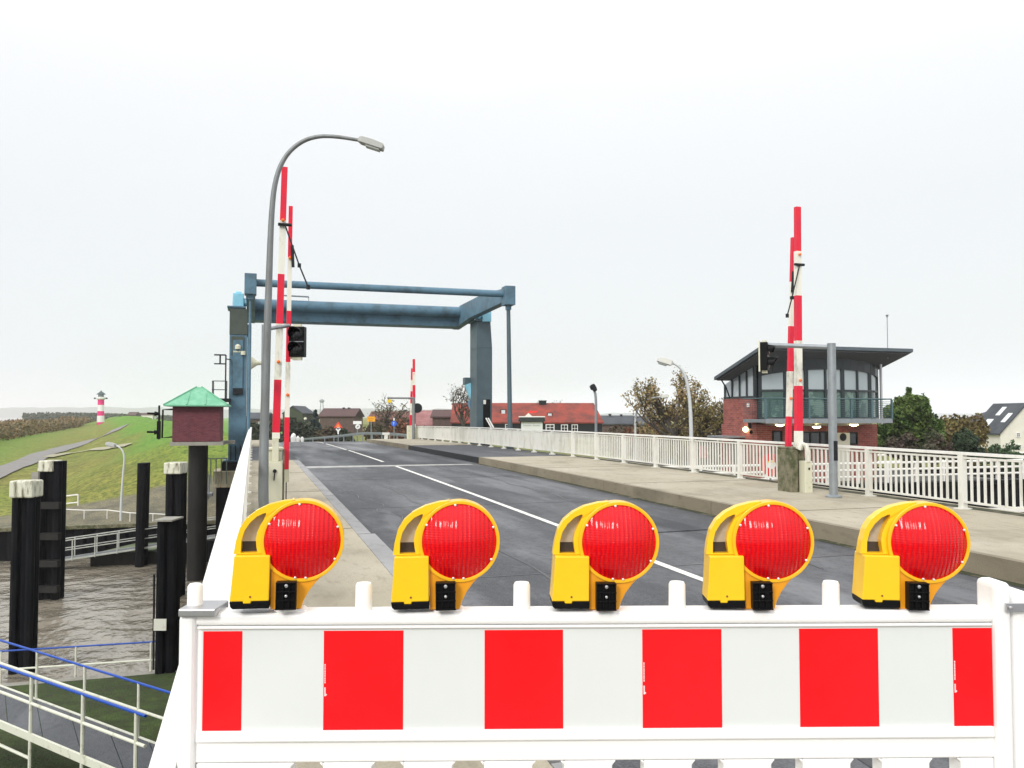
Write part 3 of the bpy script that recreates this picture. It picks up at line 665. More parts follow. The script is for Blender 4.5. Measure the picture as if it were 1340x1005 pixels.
# left pair
t, bs_, gz = gate('g', 'tall raised red and white boom with cream cabinet beside the left lamp post', 15.2, 361, 372.5, 219, (289, 359, 424, 497, 566, 574), 668, .135, False, True, GRP)
def L3(px, py, d=15.2): return P(px, py or 600, d)
q = L3(360, 672); b = MB(); b.b2((L3(352, 0).x, q.y-.1, q.z), (L3(369, 0).x, q.y+.1, L3(0, 604).z)); b.b2((L3(356, 0).x, q.y-.06, L3(0, 604).z), (L3(364.5, 0).x, q.y+.06, L3(0, 573).z)); cb = b.build('cabinet', M_CREAM, t, world=True, bevel=.008)
b = MB(); b.lathe((L3(359.5, 0).x, q.y-.105, L3(0, 616).z), [(.035, 0), (.035, -.02)], 12, 'y'); b.beam((L3(359.3, 0).x, q.y-.115, L3(0, 618).z), (L3(358.6, 0).x, q.y-.115, L3(0, 628).z), .025, .02); b.build('lock', M_DARK, cb, root=t, world=True)
b = MB(); b.b2((L3(346, 0).x, q.y+.15, q.z), (L3(369, 0).x, q.y+.55, L3(0, 590).z)); b.b2((L3(344, 0).x, q.y+.12, L3(0, 590).z+.001), (L3(372, 0).x, q.y+.58, L3(0, 586).z)); b.build('mossy_block', M_CREAM, t, world=True, bevel=.02)
b = MB(); b.b2((L3(370, 0).x, q.y+.0, q.z), (L3(372.5, 0).x, q.y+.06, L3(0, 588).z)); b.build('bracket', M_MOSSY, t, world=True)
t2, _, _ = gate('g', 'slimmer raised boom reaching down to the left pavement, right of the cream cabinet', 15.9, 374.5, 380.5, 270, (337, 407, 474, 546, 614), 628, .095, False, False, GRP)
q = P(374.5, 630, 15.9); b = MB(); b.b2((q.x-.05, q.y-.03, P(0, 631, 15.9).z), (q.x+.05, q.y+.03, P(0, 613.5, 15.9).z)); b.build('end_piece', M_CREAM, t2, world=True); b = MB(); b.b2((q.x-.01, q.y-.01, ZW+cam_z(q.y)), (q.x+.01, q.y+.01, P(0, 631, 15.9).z)); b.build('stop_rod', M_DARK, t2, world=True)
q = P(380, 330, 15.9); b = MB(); b.tube([q+Vector((.03, -.07, .12)), q+Vector((.05, -.07, -.3))], .03, 6); b.build('hinge', M_DARK, t2, world=True)
# far pair
t, bs_, gz = gate('g', 'distant raised boom at the far right end of the bridge, taller of the pair', 65, 542, 541.5, 470, (487, 504, 521, 540, 555, 566), 575, .23, True, False, GRP)
q = P(542, 574, 65); b = MB(); b.b2((q.x-.5, q.y, q.z-.1), (q.x+.1, q.y+.5, P(0, 557, 65).z)); b.b2((q.x-.1, q.y-.2, q.z-.1), (q.x+.45, q.y+.3, P(0, 560, 65).z)); b.build('cabinet', M_CREAM, t, world=True, bevel=.02)
t2, _, _ = gate('g', 'distant shorter raised boom beside the taller one at the bridge end', 66, 537.5, 539, 482, (497, 512, 528, 543, 560), 575, .17, True, False, GRP)
b = MB(); q = P(537.5, 574, 66); b.b2((q.x-.1, q.y-.1, q.z-.1), (q.x+.1, q.y+.1, P(0, 560, 66).z)); b.build('post', M_MOSSY, t2, world=True)

# signals on cantilever masts
def signal(label, base, zt, arm_to, head, face, mastr=.075, hs=(.36, .62), dz=0):
    t = thing('traffic_signal', label, 'traffic signal', base, 0, 'dark traffic signals hung from arms')
    b = MB(); b.tube([base, (base[0], base[1], zt)], mastr, 16); b.lathe(base, [(.16, 0), (.16, .03), (mastr+.02, .06)], 16); m = b.build('mast', M_GALV, t, world=True, smooth=True)
    b = MB(); b.b2((base[0]-.04, base[1]-mastr-.012, base[2]+.75), (base[0]+.04, base[1]-mastr+.02, base[2]+1.15)); b.build('service_door', M_DARK, m, root=t, world=True)
    b = MB(); b.tube([(base[0], base[1], zt-.08), arm_to], mastr*.55, 12); b.build('arm', M_GALV, t, world=True, smooth=True)
    M = Matrix.Rotation(face, 3, 'Z'); h = Vector(head); w_, hh = hs
    b = MB(); b.box(h, (w_, .16, hh), M); hd = b.build('head', M_BLACK, t, world=True, bevel=.015)
    b = MB(); b.box(h+M @ Vector((-w_/2+.01, .09, 0)), (.05, .03, hh+.06), M); b.box(h+Vector((0, 0, hh/2+.025)), (.14, .08, .045), M); b.box(h-Vector((0, 0, hh/2+.03)), (.16, .10, .055), M); b.build('backing_bracket', M_CREAM, hd, root=t, world=True)
    for k in (-1, 1):
        c = h+Vector((0, 0, k*hh*.245)); r0 = min(w_, hh/2)*.42
        b = MB(); b.lathe(c+M @ Vector((0, -.081, 0)), [(r0*.95, .0), (r0*.9, -.01), (r0*.5, -.025), (.003, -.03)], 20, 'y', M); b.build('lens', mat('dark_lens', (.012, .013, .016), .15), hd, root=t, world=True, smooth=True)
        b = MB(); n = 14; b.open = True
        for i in range(n+1):
            a = R(-20+220*i/n); dd = .10+.10*math.sin(max(0, min(math.pi, a)))
            for rr in (r0, r0+.008):
                b.v.append(c+M @ Vector((rr*math.cos(a), -.08, rr*math.sin(a)))); b.v.append(c+M @ Vector((rr*math.cos(a), -.08-dd, rr*math.sin(a))))
        for i in range(n): b.f += [(i*4, i*4+1, i*4+5, i*4+4), (i*4+2, i*4+3, i*4+7, i*4+6), (i*4+1, i*4+3, i*4+7, i*4+5)]
        b.build('visor', M_BLACK, hd, root=t, world=True)
    b = MB(); b.box(h+M @ Vector((0, -.083, 0)), (w_*.95, .01, .012), M); b.build('trim_strip', M_GALV, hd, root=t, world=True)
    return t
q = G(1091, 655, ZW+.06); zt = P(1091, 452, 17.6).z; ae = P(998, 451, 17.9)
signal('dark two lens signal on arm in front of the control building roof', (q.x, q.y, ZW+cam_z(q.y)), zt, ae+Vector((0, 0, 0)), P(1000.5, 466.5, 17.9), R(50), .085, (.34, .60))
q = P(344.5, 660, 14.6); q.z = ZW+cam_z(q.y)
signal('dark two lens signal hanging right of the left barrier booms', q, P(0, 425, 14.6).z, P(378, 426, 15.4), P(389.5, 447.5, 15.4), -YAW-R(4), .062, (.29, .56))
# loudspeaker on that mast
q = P(337, 475, 14.6); t = thing('loudspeaker', 'small white horn loudspeaker fixed to the mast left of the lamp post', 'loudspeaker', q)
b = MB(); b.lathe((0, 0, 0), [(.03, .12), (.04, .0), (.11, -.10), (.125, -.11)], 18, 'x'); b.build('horn', M_CREAM, t, smooth=True)
b = MB(); b.tube([(0.08, 0, 0), (.2, 0, .02)], .02, 8); b.build('bracket', M_CREAM, t)
# far signal over the road end
q = P(541, 575, 64.5); t = thing('traffic_signal', 'distant round yellow signal disc hanging from an arm before a bare tree', 'traffic signal', q)
b = MB(); b.tube([(0, 0, 0), (0, 0, P(0, 520, 64.5).z-q.z)], .12, 8); b.build('mast', M_GREYP, t)
b = MB(); zz = P(0, 521, 64.5).z-q.z; b.tube([(0, 0, zz), (-2.0, .2, zz)], .07, 8); b.build('arm', M_GREYP, t)
b = MB(); b.lathe((-1.85, .1, P(0, 525, 64.5).z-q.z), [(.14, .05), (.14, -.05)], 16, 'y'); b.build('disc', mat('yellow_lens', (.85, .6, .01), .3), t)
b = MB(); b.lathe((.3, .05, P(0, 534, 64.5).z-q.z), [(.38, .05), (.38, -.05)], 20, 'y'); b.build('round_plate', M_DARK, t)

def street_lamp(label, base, pts, r0, r1, head, hd, hl, mp, mh, group='street lamps', mg=None, hw=.16):
    t = thing('street_lamp', label, 'street lamp', base, 0, group); b = MB(); pts = [Vector(p) for p in pts]
    # smooth the curve
    for _ in range(2):
        q = [pts[0]]
        for a, c in zip(pts, pts[1:]): q += [a.lerp(c, .25), a.lerp(c, .75)]
        pts = q+[pts[-1]]
    L_ = [0]
    for a, c in zip(pts, pts[1:]): L_.append(L_[-1]+(c-a).length)
    b.tube(pts, [r0+(r1-r0)*l/L_[-1] for l in L_], 14); pole = b.build('pole', mp, t, world=True, smooth=True)
    d = (Vector(hd)-Vector(head)).normalized(); s = d.cross(Vector((0, 0, 1))).normalized(); u = s.cross(d)
    M = Matrix((d, s, u)).transposed(); h = Vector(head); b = MB()
    prof = [(0, -.3*hw, .35*hw), (.12*hl, -.42*hw, .5*hw), (.5*hl, -.45*hw, .55*hw), (.95*hl, -.45*hw, .42*hw), (hl, -.4*hw, .2*hw)]
    vs = []
    for x, z0, z1 in prof:
        ww = hw*(.45 if x == 0 else .85)
        vs += [h+M @ Vector((x, a*ww, zz)) for a, zz in ((-1, z0), (1, z0), (.75, z1), (-.75, z1))]
    fs = [(0, 1, 2, 3), (16, 19, 18, 17)]+[(i*4+j, i*4+(j+1) % 4, i*4+4+(j+1) % 4, i*4+4+j) for i in range(4) for j in range(4)]
    b.add(vs, fs); hh = b.build('lamp_head', mh, t, world=True, bevel=.01)
    b = MB(); c = h+M @ Vector((hl*.62, 0, -.55*hw)); b.box(c, (hl*.55, hw*1.2, hw*.35), M); b.build('diffuser', mg or mat('frosted_cover', (.42, .44, .42), .3), hh, root=t, world=True, bevel=.01)
    return t
D = 13.6
q = P(346, 690, D); q.z = ZW+cam_z(q.y)
pts = [q]+[P(x, y, D) for x, y in ((344, 640), (347, 520), (351.5, 380), (355, 280), (360, 235), (372, 205), (392, 186), (415, 178), (440, 178.5), (470, 183.5))]
street_lamp('tall curved grey street lamp rising at the left edge of the bridge, before the booms', q, pts, .085, .028, P(469, 182.5, D), P(502, 193, D), .44, M_GREYP, mat('lamp_head_grey', (.36, .37, .35), .5), 'street lamps', None, .115)
# right pale lamp behind the railing
D = 42; q = P(905, 625, D); q.z = -1.35
pts = [q]+[P(x, y, D) for x, y in ((905, 600), (904.5, 560), (903, 525), (899, 498), (893, 484), (885, 477), (878, 474.5))]
street_lamp('pale curved street lamp in front of the brown leaved tree', q, pts, .13, .06, P(880, 476, D), P(861, 470, D), .76, mat('pale_pole', (.55, .58, .58), .5), mat('pale_head', (.6, .6, .55), .5), 'street lamps', None, .28)
D = 62; q = P(831.5, 600, D); q.z = -1.6
pts = [q]+[P(x, y, D) for x, y in ((831.5, 560), (831.5, 545), (835, 533), (843, 525), (852, 521), (866, 519))]
street_lamp('whitish street lamp with long sideways arm left of the brown leaved tree', q, pts, .09, .07, P(864, 519, D), P(875, 518, D), .6, mat('pale_pole', (.55, .58, .58), .5), mat('pale_head', (.6, .6, .55), .5), 'street lamps', None, .25)
D = 60; q = P(780, 600, D); q.z = -1.6
pts = [q]+[P(x, y, D) for x, y in ((780, 560), (780, 530), (779.5, 518), (778, 511))]
street_lamp('short lamp with dark head sticking up before the red roofed house', q, pts, .12, .09, P(779, 512, D), P(775, 503, D), .55, M_GALV, M_DARK, 'street lamps', M_DARK, .32)
D = 50; g_ = P(158, 691, D); q = Vector((g_.x, g_.y, T(g_.x, g_.y)-.05))
pts = [q]+[P(x, y, D) for x, y in ((158.5, 660), (161, 620), (163, 600), (161, 590), (155, 584), (149, 582))]
street_lamp('slim street lamp on the far canal bank below the grass dike', q, pts, .085, .04, P(152, 583.5, D), P(138, 579.5, D), .6, mat('pale_pole', (.55, .58, .58), .5), mat('lamp_head_grey', (.3, .3, .28), .5), 'street lamps', None, .2)
D = 120; q = P(398.5, 578, D)
pts = [q]+[P(x, y, D) for x, y in ((398.5, 560), (398.5, 552), (399, 549))]
street_lamp('thin far lamp standing before the dark hedge beyond the bridge', q, pts, .07, .05, P(398, 548.5, D), P(401, 547, D), .35, M_GREYP, M_CREAM, 'street lamps', None, .3)

# ------------------------------------------------------------ the lifting bridge frame
t = thing('lifting_frame', 'blue grey steel lifting frame spanning the road with two towers and hanging rods', 'drawbridge', (6, 48, 0))
def tower(x0, x1, y0, y1, zb, zt, zk, m, zc, kx=0):
    b = MB(); b.b2((x0, y0, zb), (x1, y1, zk)); k = .08

    vs = [(x0, y0, zk+.002), (x1, y0, zk+.002), (x1, y1, zk+.002), (x0, y1, zk+.002), (x0+(0 if kx else .0), y0+.35*k, zt), (x1-(0 if kx else .10), y0+.35*k, zt), (x1-(0 if kx else .10), y1, zt), (x0, y1, zt)]
    b.add(vs, [(3, 2, 1, 0), (4, 5, 6, 7), (0, 1, 5, 4), (1, 2, 6, 5), (2, 3, 7, 6), (3, 0, 4, 7)])
    b.b2((x0-.14, y0-.06, zt+.002), (x1-.08, y1+.06, zt+.10)); b.b2((x0-.25, y0-.25, zb-.08), (x1+.25, y1+.25, zb))
    return b.build('tower', m, t, world=True, bevel=.02)
b_ = tower(12.66, 13.62, 48.0, 49.6, -1.3, 7.7, 6.1, M_BLUEG, 0)
def PL(px, py, Y):      # point on the plane Y = const
    r = ray(px, py or 550); return Vector((0, 0, EYE))+r*(Y/r.y)
b = MB(); a0, a1 = PL(632.3, 0, 47.99), PL(641.5, 0, 47.99); b.b2((a0.x, 47.97, .2), (a1.x, 48.02, PL(0, 518.5, 48).z)); b.build('service_opening', M_BLACK, b_, root=t, world=True)
b = MB(); b.b2((PL(632.8, 0, 47.9).x, 47.9, PL(0, 526, 48).z), (PL(635.8, 0, 47.9).x, 47.96, PL(0, 519.5, 48).z)); b.build('notice_plate', M_WHITE, b_, root=t, world=True)
b = MB()
for k in (0, 1.4): b.beam(PL(636+2*k, 547, 47.6), PL(643+2*k, 559.5, 47.4), .12, .05)
b.build('ladder_rails', M_RAILTOP, b_, root=t, world=True)
xl0, xl1 = PL(299, 0, 47).x, PL(322, 0, 47).x
b_ = tower(xl0, xl1, 47.0, 48.6, -.3, 7.85, 6.4, M_BLUE, 1)
b = MB(); b.b2((xl0-.012, 46.975, 6.42), (xl1+.012, 48.61, 7.80)); b.b2((xl0+.1, 46.93, 5.3), (xl1-.15, 46.996, 6.3)); b.build('weathered_cover', mat('mossy_steel', (.055, .07, .055), .7, var=(.10, .12, .11), vs=2), b_, root=t, world=True)
b = MB(); b.b2((xl0+.18, 46.9, PL(0, 512, 47).z), (xl1-.2, 46.995, PL(0, 437, 47).z)); b.build('service_panel', M_BLUE, b_, root=t, world=True, bevel=.02)
b = MB(); b.b2((xl0+.2, 46.86, PL(0, 514, 47).z), (xl1-.18, 46.995, PL(0, 505, 47).z)); b.build('vent_slot', M_DARK, b_, root=t, world=True)
b = MB(); b.b2((xl0+.2, 46.88, PL(0, 454.5, 47).z), (xl1-.1, 46.995, PL(0, 452.5, 47).z)); b.lathe((PL(310, 0, 46.8).x, 46.8, PL(0, 447, 47).z), [(.14, -.12), (.15, .05), (.05, .14)], 12); b.lathe((PL(317, 0, 46.8).x, 46.8, PL(0, 455.5, 47).z), [(.12, -.1), (.12, .08)], 12); b.build('floodlight', M_CREAM, b_, root=t, world=True)
for i in range(4):
    b = MB(); xx = xl0+.12+i*.24; b.b2((xx, 46.9, -.3), (xx+.04, 46.995, PL(0, 586, 47).z)); b.build('stiffener', M_DARK, b_, root=t, world=True)
# blue side duct right of the left tower
b = MB(); b.b2((xl1+.02, 47.2, -.3), (xl1+.22, 47.6, 7.0)); b.build('side_duct', M_BLUE, t, world=True, bevel=.01)
# platform left of the left tower
xa, xb = PL(277.5, 0, 47).x, PL(302, 0, 47).x; z0 = PL(0, 520, 47).z; z1 = PL(0, 496, 47).z
b = MB(); b.b2((xa, 46.2, z0-.18), (xb, 47.6, z0)); b.build('platform', M_DARK, t, world=True, bevel=.01)
b = MB()
for (x, y) in ((xa+.03, 46.25), (xa+.03, 47.5), (xb-.2, 46.25)): b.tube([(x, y, z0), (x, y, z1)], .025, 6)
for z in (z1, (z0+z1)/2): b.tube([(xb-.2, 46.25, z), (xa+.03, 46.25, z), (xa+.03, 47.5, z)], .022, 6)
b.build('platform_railing', M_DARK, t, world=True)
b = MB(); x2 = PL(294.5, 0, 46.6).x; x3 = PL(279, 0, 46.6).x; zz = PL(0, 458.5, 46.6).z; zm = PL(0, 471, 46.6).z; xm = PL(287, 0, 46.6).x
b.tube([(x2, 46.6, z0), (x2, 46.6, zz)], .04, 6); b.tube([(x2, 46.6, zz), (x3, 46.6, zz)], .04, 6); b.tube([(x2, 46.6, zm), (x3, 46.6, zm)], .035, 6); b.tube([(xm, 46.6, zm), (xm, 46.6, zz)], .045, 6); b.tube([(x2, 46.6, PL(0, 463, 46).z), (xl0+.1, 47.1, PL(0, 463, 46).z)], .03, 6); b.build('davit', M_DARK, t, world=True)
# arms, beams
YT, YB = 40.8, 52.0; XA, XB = -.19, 12.42
def zy(py, Y, px): return PL(px, py, Y).z
for (x, lab) in ((XA, 'l'), (XB, 'r')):
    zt_t, zt_b = 8.62, 7.72
    poly = [(YT+.25, zt_t-.1), (YB-3.2, 9.25), (YB-.9, 9.05), (YB+.6, 8.1), (YB+.6, 7.5), (YB-.4, 7.35), (YB-4.6, 7.30), (YT+.25, zt_b+.10)]
    poly = [(YT+.25, 8.6), (44.5, 8.88), (50.4, 8.92), (51.9, 8.6), (52.4, 8.0), (52.4, 7.62), (50.5, 7.72), (48, 7.88), (YT+.25, 7.9)]
    b = MB(); b.prism(poly, x-.22, x+.22, 'x'); b.build('balance_arm', M_BLUE, t, world=True, bevel=.015)
    b = MB(); b.b2((x-.27, YT-.42, zt_b-.02), (x+.27, YT+.3, zt_t+.05)); b.b2((x-.12, YT-.2, zt_b-.25), (x+.12, YT+.1, zt_b-.02)); b.build('arm_head', M_BLUE, t, world=True, bevel=.02)
    dx = .10 if x > 5 else -.03
    b = MB(); b.tube([(x, YT-.05, zt_b-.1), (x+dx, YT-.05, .5)], [.10, .13] if x > 5 else [.06, .07], 12); b.tube([(x+dx, YT-.05, .9), (x+dx, YT-.05, .2)], .2 if x > 5 else .1, 12); b.build('hanging_rod', M_BLUEG if x > 5 else M_BLUE, t, world=True, smooth=True)
b = MB(); b.tube([(XA+.22, YT+.05, 8.30), (XB-.22, YT+.05, 8.30)], .175, 20, False); b.build('front_tube', M_BLUE, t, world=True, smooth=True)
b = MB(); b.tube([(XA+.22, 50.5, 8.52), (XB-.22, 50.5, 8.52)], .33, 24, False); b.build('rear_tube', M_BLUE, t, world=True, smooth=True)
b = MB(); b.prism([(50.55, 8.45), (51.9, 8.45), (51.9, 7.60), (50.8, 7.64)], XA+.22, XB-.22, 'x'); b.build('ballast_beam', M_BLUE, t, world=True, bevel=.02)
b = MB(); q0, q1 = PL(368, 386.5, 50.4), PL(404, 388.5, 50.4); b.beam(q0, q1, .3, .05); b.tube([q0, q0-Vector((0, 0, .5))], .02, 6); b.tube([q1, q1-Vector((0, 0, .5))], .02, 6); b.build('cable_tray', M_GALV, t, world=True)
for (px, py, Y) in ((635.5, 413, 48.2), (312, 394, 47.5)):
    q = PL(px, py, Y); b = MB(); b.box(q, (.56, .6, .8)); b.tube([q+Vector((-.3, 0, -.05)), q+Vector((-.62 if px > 500 else .55, 0, -.05)) if px > 500 else q+Vector((.6, 0, -.05))], .22, 14); b.box(q+Vector((0, 0, .45)), (.3, .3, .12)); b.build('bearing_block', M_CYAN, t, world=True, bevel=.03)
# drive cylinder by the right tower
Y = 49.6; b = MB(); b.tube([PL(613, 502, Y), PL(620, 521, Y)], .26, 14); b.build('drive_cylinder', M_CYAN, t, world=True, smooth=True)
b = MB(); b.box(PL(612.5, 499, Y+.2), (.55, .5, .45)); b.build('cylinder_head', M_BLUEG, t, world=True, bevel=.03)
b = MB(); q = PL(618, 523, Y); vs = [PL(*a, Y-.1) for a in ((614, 524), (622, 520.5), (624, 524), (623, 540), (624.5, 546), (622, 547), (618, 540), (614.5, 532))]
n_ = len(vs); b.add(vs+[v+Vector((0, .3, 0)) for v in vs], [tuple(range(n_)), tuple(reversed(range(n_, 2*n_)))]+[(i, n_+i, n_+(i+1) % n_, (i+1) % n_) for i in range(n_)]); b.build('drive_fork', mat('mid_blue_paint', (.10, .27, .42), .4, var=(.04, .1, .2), vs=5), t, world=True, bevel=.02)
# caisson under the left tower
q = PL(292, 640, 47.0); t = thing('tower_base', 'rusty cream capped concrete and steel base under the left bridge tower', 'bridge base', (q.x, 47.4, -6))
xa, xb = PL(280, 0, 46.4).x, PL(309, 0, 46.4).x
b = MB(); b.b2((xa, 46.4, PL(0, 645, 46.4).z), (xb+.8, 49, PL(0, 622, 46.4).z)); b.build('cap', mat('rusty_cream', (.60, .56, .40), .7, var=(.22, .09, .02), vs=3.5, amt=.9, lo=.45, hi=.62, scale=(1, 1, .25)), t, world=True, bevel=.03)
b = MB(); b.b2((xa+.15, 46.5, -9), (xb+.7, 48.9, PL(0, 645, 46.4).z-.002)); b.build('shaft', M_PILE, t, world=True)
b = MB(); zc = PL(0, 622, 46.4).z; b.b2((xl0-.3, 46.7, zc+.002), (xl1+.3, 48.9, -.39)); b.build('pedestal', M_DARK, t, world=True, bevel=.02)
b = MB()
for i in range(7):
    x = xa-.9+i*.26; b.tube([(x, 46.3, PL(0, 640, 46.3).z), (x, 46.3, PL(0, 604, 46.3).z)], .03, 6)
b.tube([(xa-.9, 46.3, PL(0, 604, 46.3).z), (xa+.7, 46.3, PL(0, 604, 46.3).z)], .03, 6); b.build('guard_rail', mat('green_grey_paint', (.22, .28, .24), .6), t, world=True)
b = MB()
for (p0, p1) in (((250, 598), (267, 616)), ((250, 622), (273, 652))):
    a, c = PL(*p0, 46.0), PL(*p1, 46.0)
    for z in (a.z, (a.z+c.z)/2, c.z): b.tube([(a.x, 46, z), (c.x, 46, z)], .04, 6)
    for x in (a.x, (a.x+c.x)/2, c.x): b.tube([(x, 46, a.z), (x, 46, c.z)], .035, 6)
b.b2((PL(249, 0, 46).x, 45.6, PL(0, 656, 46).z), (xa, 46.6, PL(0, 652, 46).z)); b.build('access_ladder', M_GALV, t, world=True)
# ------------------------------------------------------------ things standing in the canal
M_CAPW = mat('rust_streaked_white', (.66, .66, .54), .7, var=(.10, .08, .03), vs=2.6, amt=.95, lo=.50, hi=.64, scale=(1.6, 1.6, .35))
def pile(label, px0, px1, ytop, ybase, d, cap=None, capw=None, n=3, extra=None, zoff=0, lean=0):
    a, c = P(px0, ybase, d), P(px1, ybase, d); ctr = (a+c)/2; W = (c-a).length*.84; zt = P(px0, ytop, d).z
    t = thing('mooring_pile', label, 'mooring pile', (ctr.x, ctr.y, -6), -YAW, 'dark mooring piles in the canal')
    b = MB(); w1 = W/n; H = zt+6; r = w1*.56
    for i in range(n):
        x = -W/2+w1*(i+.5); yy = (0, .12, 0)[i % 3]
        b.tube([(x, yy, -3), (x+lean, yy, H)], r, 8)
        b.tube([(x, yy+w1*1.1, -3), (x+lean, yy+w1*1.1, H)], r, 8)
    b.build('shaft', M_PILE, t, smooth=True)
    if cap:
        z0 = P(px0, cap, d).z+6; b = MB(); cw0, cw1 = capw or (-W/2, W/2)
        k = 12; out = []; pts = []
        for i in range(k): 
            a_ = 2*math.pi*i/k
        b.b2((cw0-.02, -r-.08, z0), (cw1+.02, w1*1.1+r+.05, H+.03)); b.build('white_cap', M_CAPW, t, bevel=.05)
    return t, W, H
pile('leftmost dark mooring pile with rust streaked white cap', 9, 44, 630, 877, 26.4, 651)
t, W, H = pile('tall tied mooring piles, second from the left, white cap on its left half', 44, 80, 603.5, 782, 37, 617, (-.42, .22))
b = MB(); b.b2((-W/2-.02, -.55, .6), (-W/2+.30, -.42, P(0, 617, 37).z+6)); b.build('guide_rail', mat('pale_steel', (.30, .29, .25), .6, var=(.1, .09, .07), vs=3), t)
for z in (P(0, 660, 37).z+6, P(0, 700, 37).z+6, P(0, 735, 37).z+6, P(0, 768, 37).z+6): b = MB(); b.b2((-.1, -.6, z-.14), (W/2+.22, -.3, z+.14)); b.build('cross_tie', M_PILE2, t)
pile('thin dark mooring pile standing right of the far bank lamp', 176, 188.5, 606, 702, 45, n=1, lean=.08)
pile('dark mooring pile with rusty white cap behind the shorter pile', 213, 238, 606, 784, 37.5, 620, n=2)
t, W, H = pile('shorter wide mooring pile with small white plate, in front of the capped one', 201, 228.5, 681, 886, 25.9, None, n=2)
b = MB(); b.b2((-.22, -.30, P(0, 822, 25.9).z+6), (.16, -.27, P(0, 807, 25.9).z+6)); b.build('plate', mat('white_plate', (.68, .68, .6), .5, var=(.35, .2, .1), vs=6, amt=.5, lo=.6, hi=.7), t)
b = MB(); b.b2((-W/2-.02, -.3, H), (W/2+.02, .6, H+.05)); b.build('cap_plate', M_CONC, t)
b = MB(); b.tube([(-W/2-.02, -.1, .3), (-W/2-.02, -.15, 3.2)], .035, 6); b.build('guide_rod', M_PILE2, t)
# control shed on its pile
D = 41.5; q = P(257, 757, D); t = thing('control_shed', 'dark red brick shed with green hipped roof on a single thick pile', 'shed', (q.x, q.y, -6), -R(2))
kx = D/F; zf = lambda y: P(257, y, D).z+6
b = MB(); b.tube([(0, 0, -3), (0, 0, zf(578))], .46, 24); b.build('pile', M_PILE2, t, smooth=True)
def brick(name, c1, c2, mor, sc=4.2):
    m = mat(name, c1, .85); n, p = ns(m); K = n.nodes.new; Lk = n.links.new
    g = K('ShaderNodeTexCoord'); s = K('ShaderNodeSeparateXYZ'); a = K('ShaderNodeMath'); a.operation = 'ADD'; cb = K('ShaderNodeCombineXYZ'); Lk(g.outputs['Object'], s.inputs[0]); Lk(s.outputs[0], a.inputs[0]); Lk(s.outputs[1], a.inputs[1]); Lk(a.outputs[0], cb.inputs[0]); Lk(s.outputs[2], cb.inputs[1])
    br = K('ShaderNodeTexBrick'); br.inputs['Scale'].default_value = sc; br.inputs['Color1'].default_value = (*c1, 1); br.inputs['Color2'].default_value = (*c2, 1); br.inputs['Mortar'].default_value = (*mor, 1); br.inputs['Mortar Size'].default_value = .022; br.inputs['Brick Width'].default_value = .95; br.inputs['Row Height'].default_value = .33
    nz_ = K('ShaderNodeTexNoise'); nz_.inputs['Scale'].default_value = 3; Lk(g.outputs['Object'], nz_.inputs[0])
    x = K('ShaderNodeMix'); x.data_type = 'RGBA'; x.blend_type = 'MULTIPLY'; x.inputs[0].default_value = .6
    r = K('ShaderNodeValToRGB'); r.color_ramp.elements[0].position = .3; r.color_ramp.elements[0].color = (.55, .55, .55, 1); r.color_ramp.elements[1].position = .7
    Lk(cb.outputs[0], br.inputs[0]); Lk(nz_.outputs[0], r.inputs[0]); Lk(br.outputs[0], x.inputs[6]); Lk(r.outputs[0], x.inputs[7]); Lk(x.outputs[2], p.inputs['Base Color']); return m
M_BRK = brick('red_brick', (.40, .10, .08), (.27, .06, .05), (.34, .26, .22), 3.2)
M_BRKD = brick('purple_red_brick', (.17, .035, .05), (.12, .022, .035), (.13, .09, .09), 5.5)
b = MB(); hw = 1.09; b.b2((-hw, -hw, zf(578)+.03), (hw, hw, zf(530)-.01)); b.build('wall', M_BRKD, t, bevel=.02)
b = MB(); b.b2((-hw-.1, -hw-.1, zf(582)), (hw+.15, hw+.1, zf(578)+.02)); b.b2((hw+.15, -.3, zf(581)), (hw+.6, .8, zf(577))); b.build('floor_slab', M_CONC, t)
hr = 1.45; zr0, zr1 = zf(530.5), zf(506.5); b = MB(); b.add([(-hr, -hr, zr0), (hr, -hr, zr0), (hr, hr, zr0), (-hr, hr, zr0), (-.12, 0, zr1), (.12, 0, zr1), (-hr, -hr, zr0-.06), (hr, -hr, zr0-.06), (hr, hr, zr0-.06), (-hr, hr, zr0-.06)], [(0, 1, 5, 4), (1, 2, 5), (2, 3, 4, 5), (3, 0, 4), (6, 7, 1, 0), (7, 8, 2, 1), (8, 9, 3, 2), (9, 6, 0, 3), (9, 8, 7, 6)])
for x in (-.42, .42):
    b.beam((x, -hr-.0, zr0+.02), (x*.9, -.35, zr1-(zr1-zr0)*.26), .05, .06)
for sx in (-1, 1): b.beam((sx*hr, -hr, zr0+.02), (sx*.12, 0, zr1+.02), .06, .05)
b.build('roof', mat('verdigris_copper', (.13, .40, .24), .55, var=(.24, .52, .36), vs=2.2, amt=.8, lo=.4, hi=.65), t)
b = MB(); b.tube([(-hw, -.9, zf(536)), (-hw-.45, -.9, zf(536.5)), (-hw-.47, -.9, zf(572)), (-hw, -.9, zf(571))], .045, 6); b.box((-hw-.62, -.92, zf(562)), (.16, .2, .85)); b.tube([(-hw-.62, -.9, zf(531)), (-hw-.62, -.9, zf(574))], .05, 6)
for y in (541.5, 565): b.tube([(-hw-.6, -.9, zf(y)), (-hw-1.15, -.9, zf(y-.5))], .05, 6); b.lathe((-hw-.7, -.9, zf(y)), [(.12, -.12), (.05, .12)], 10, 'x')
b.build('signal_bracket', M_BLACK, t)

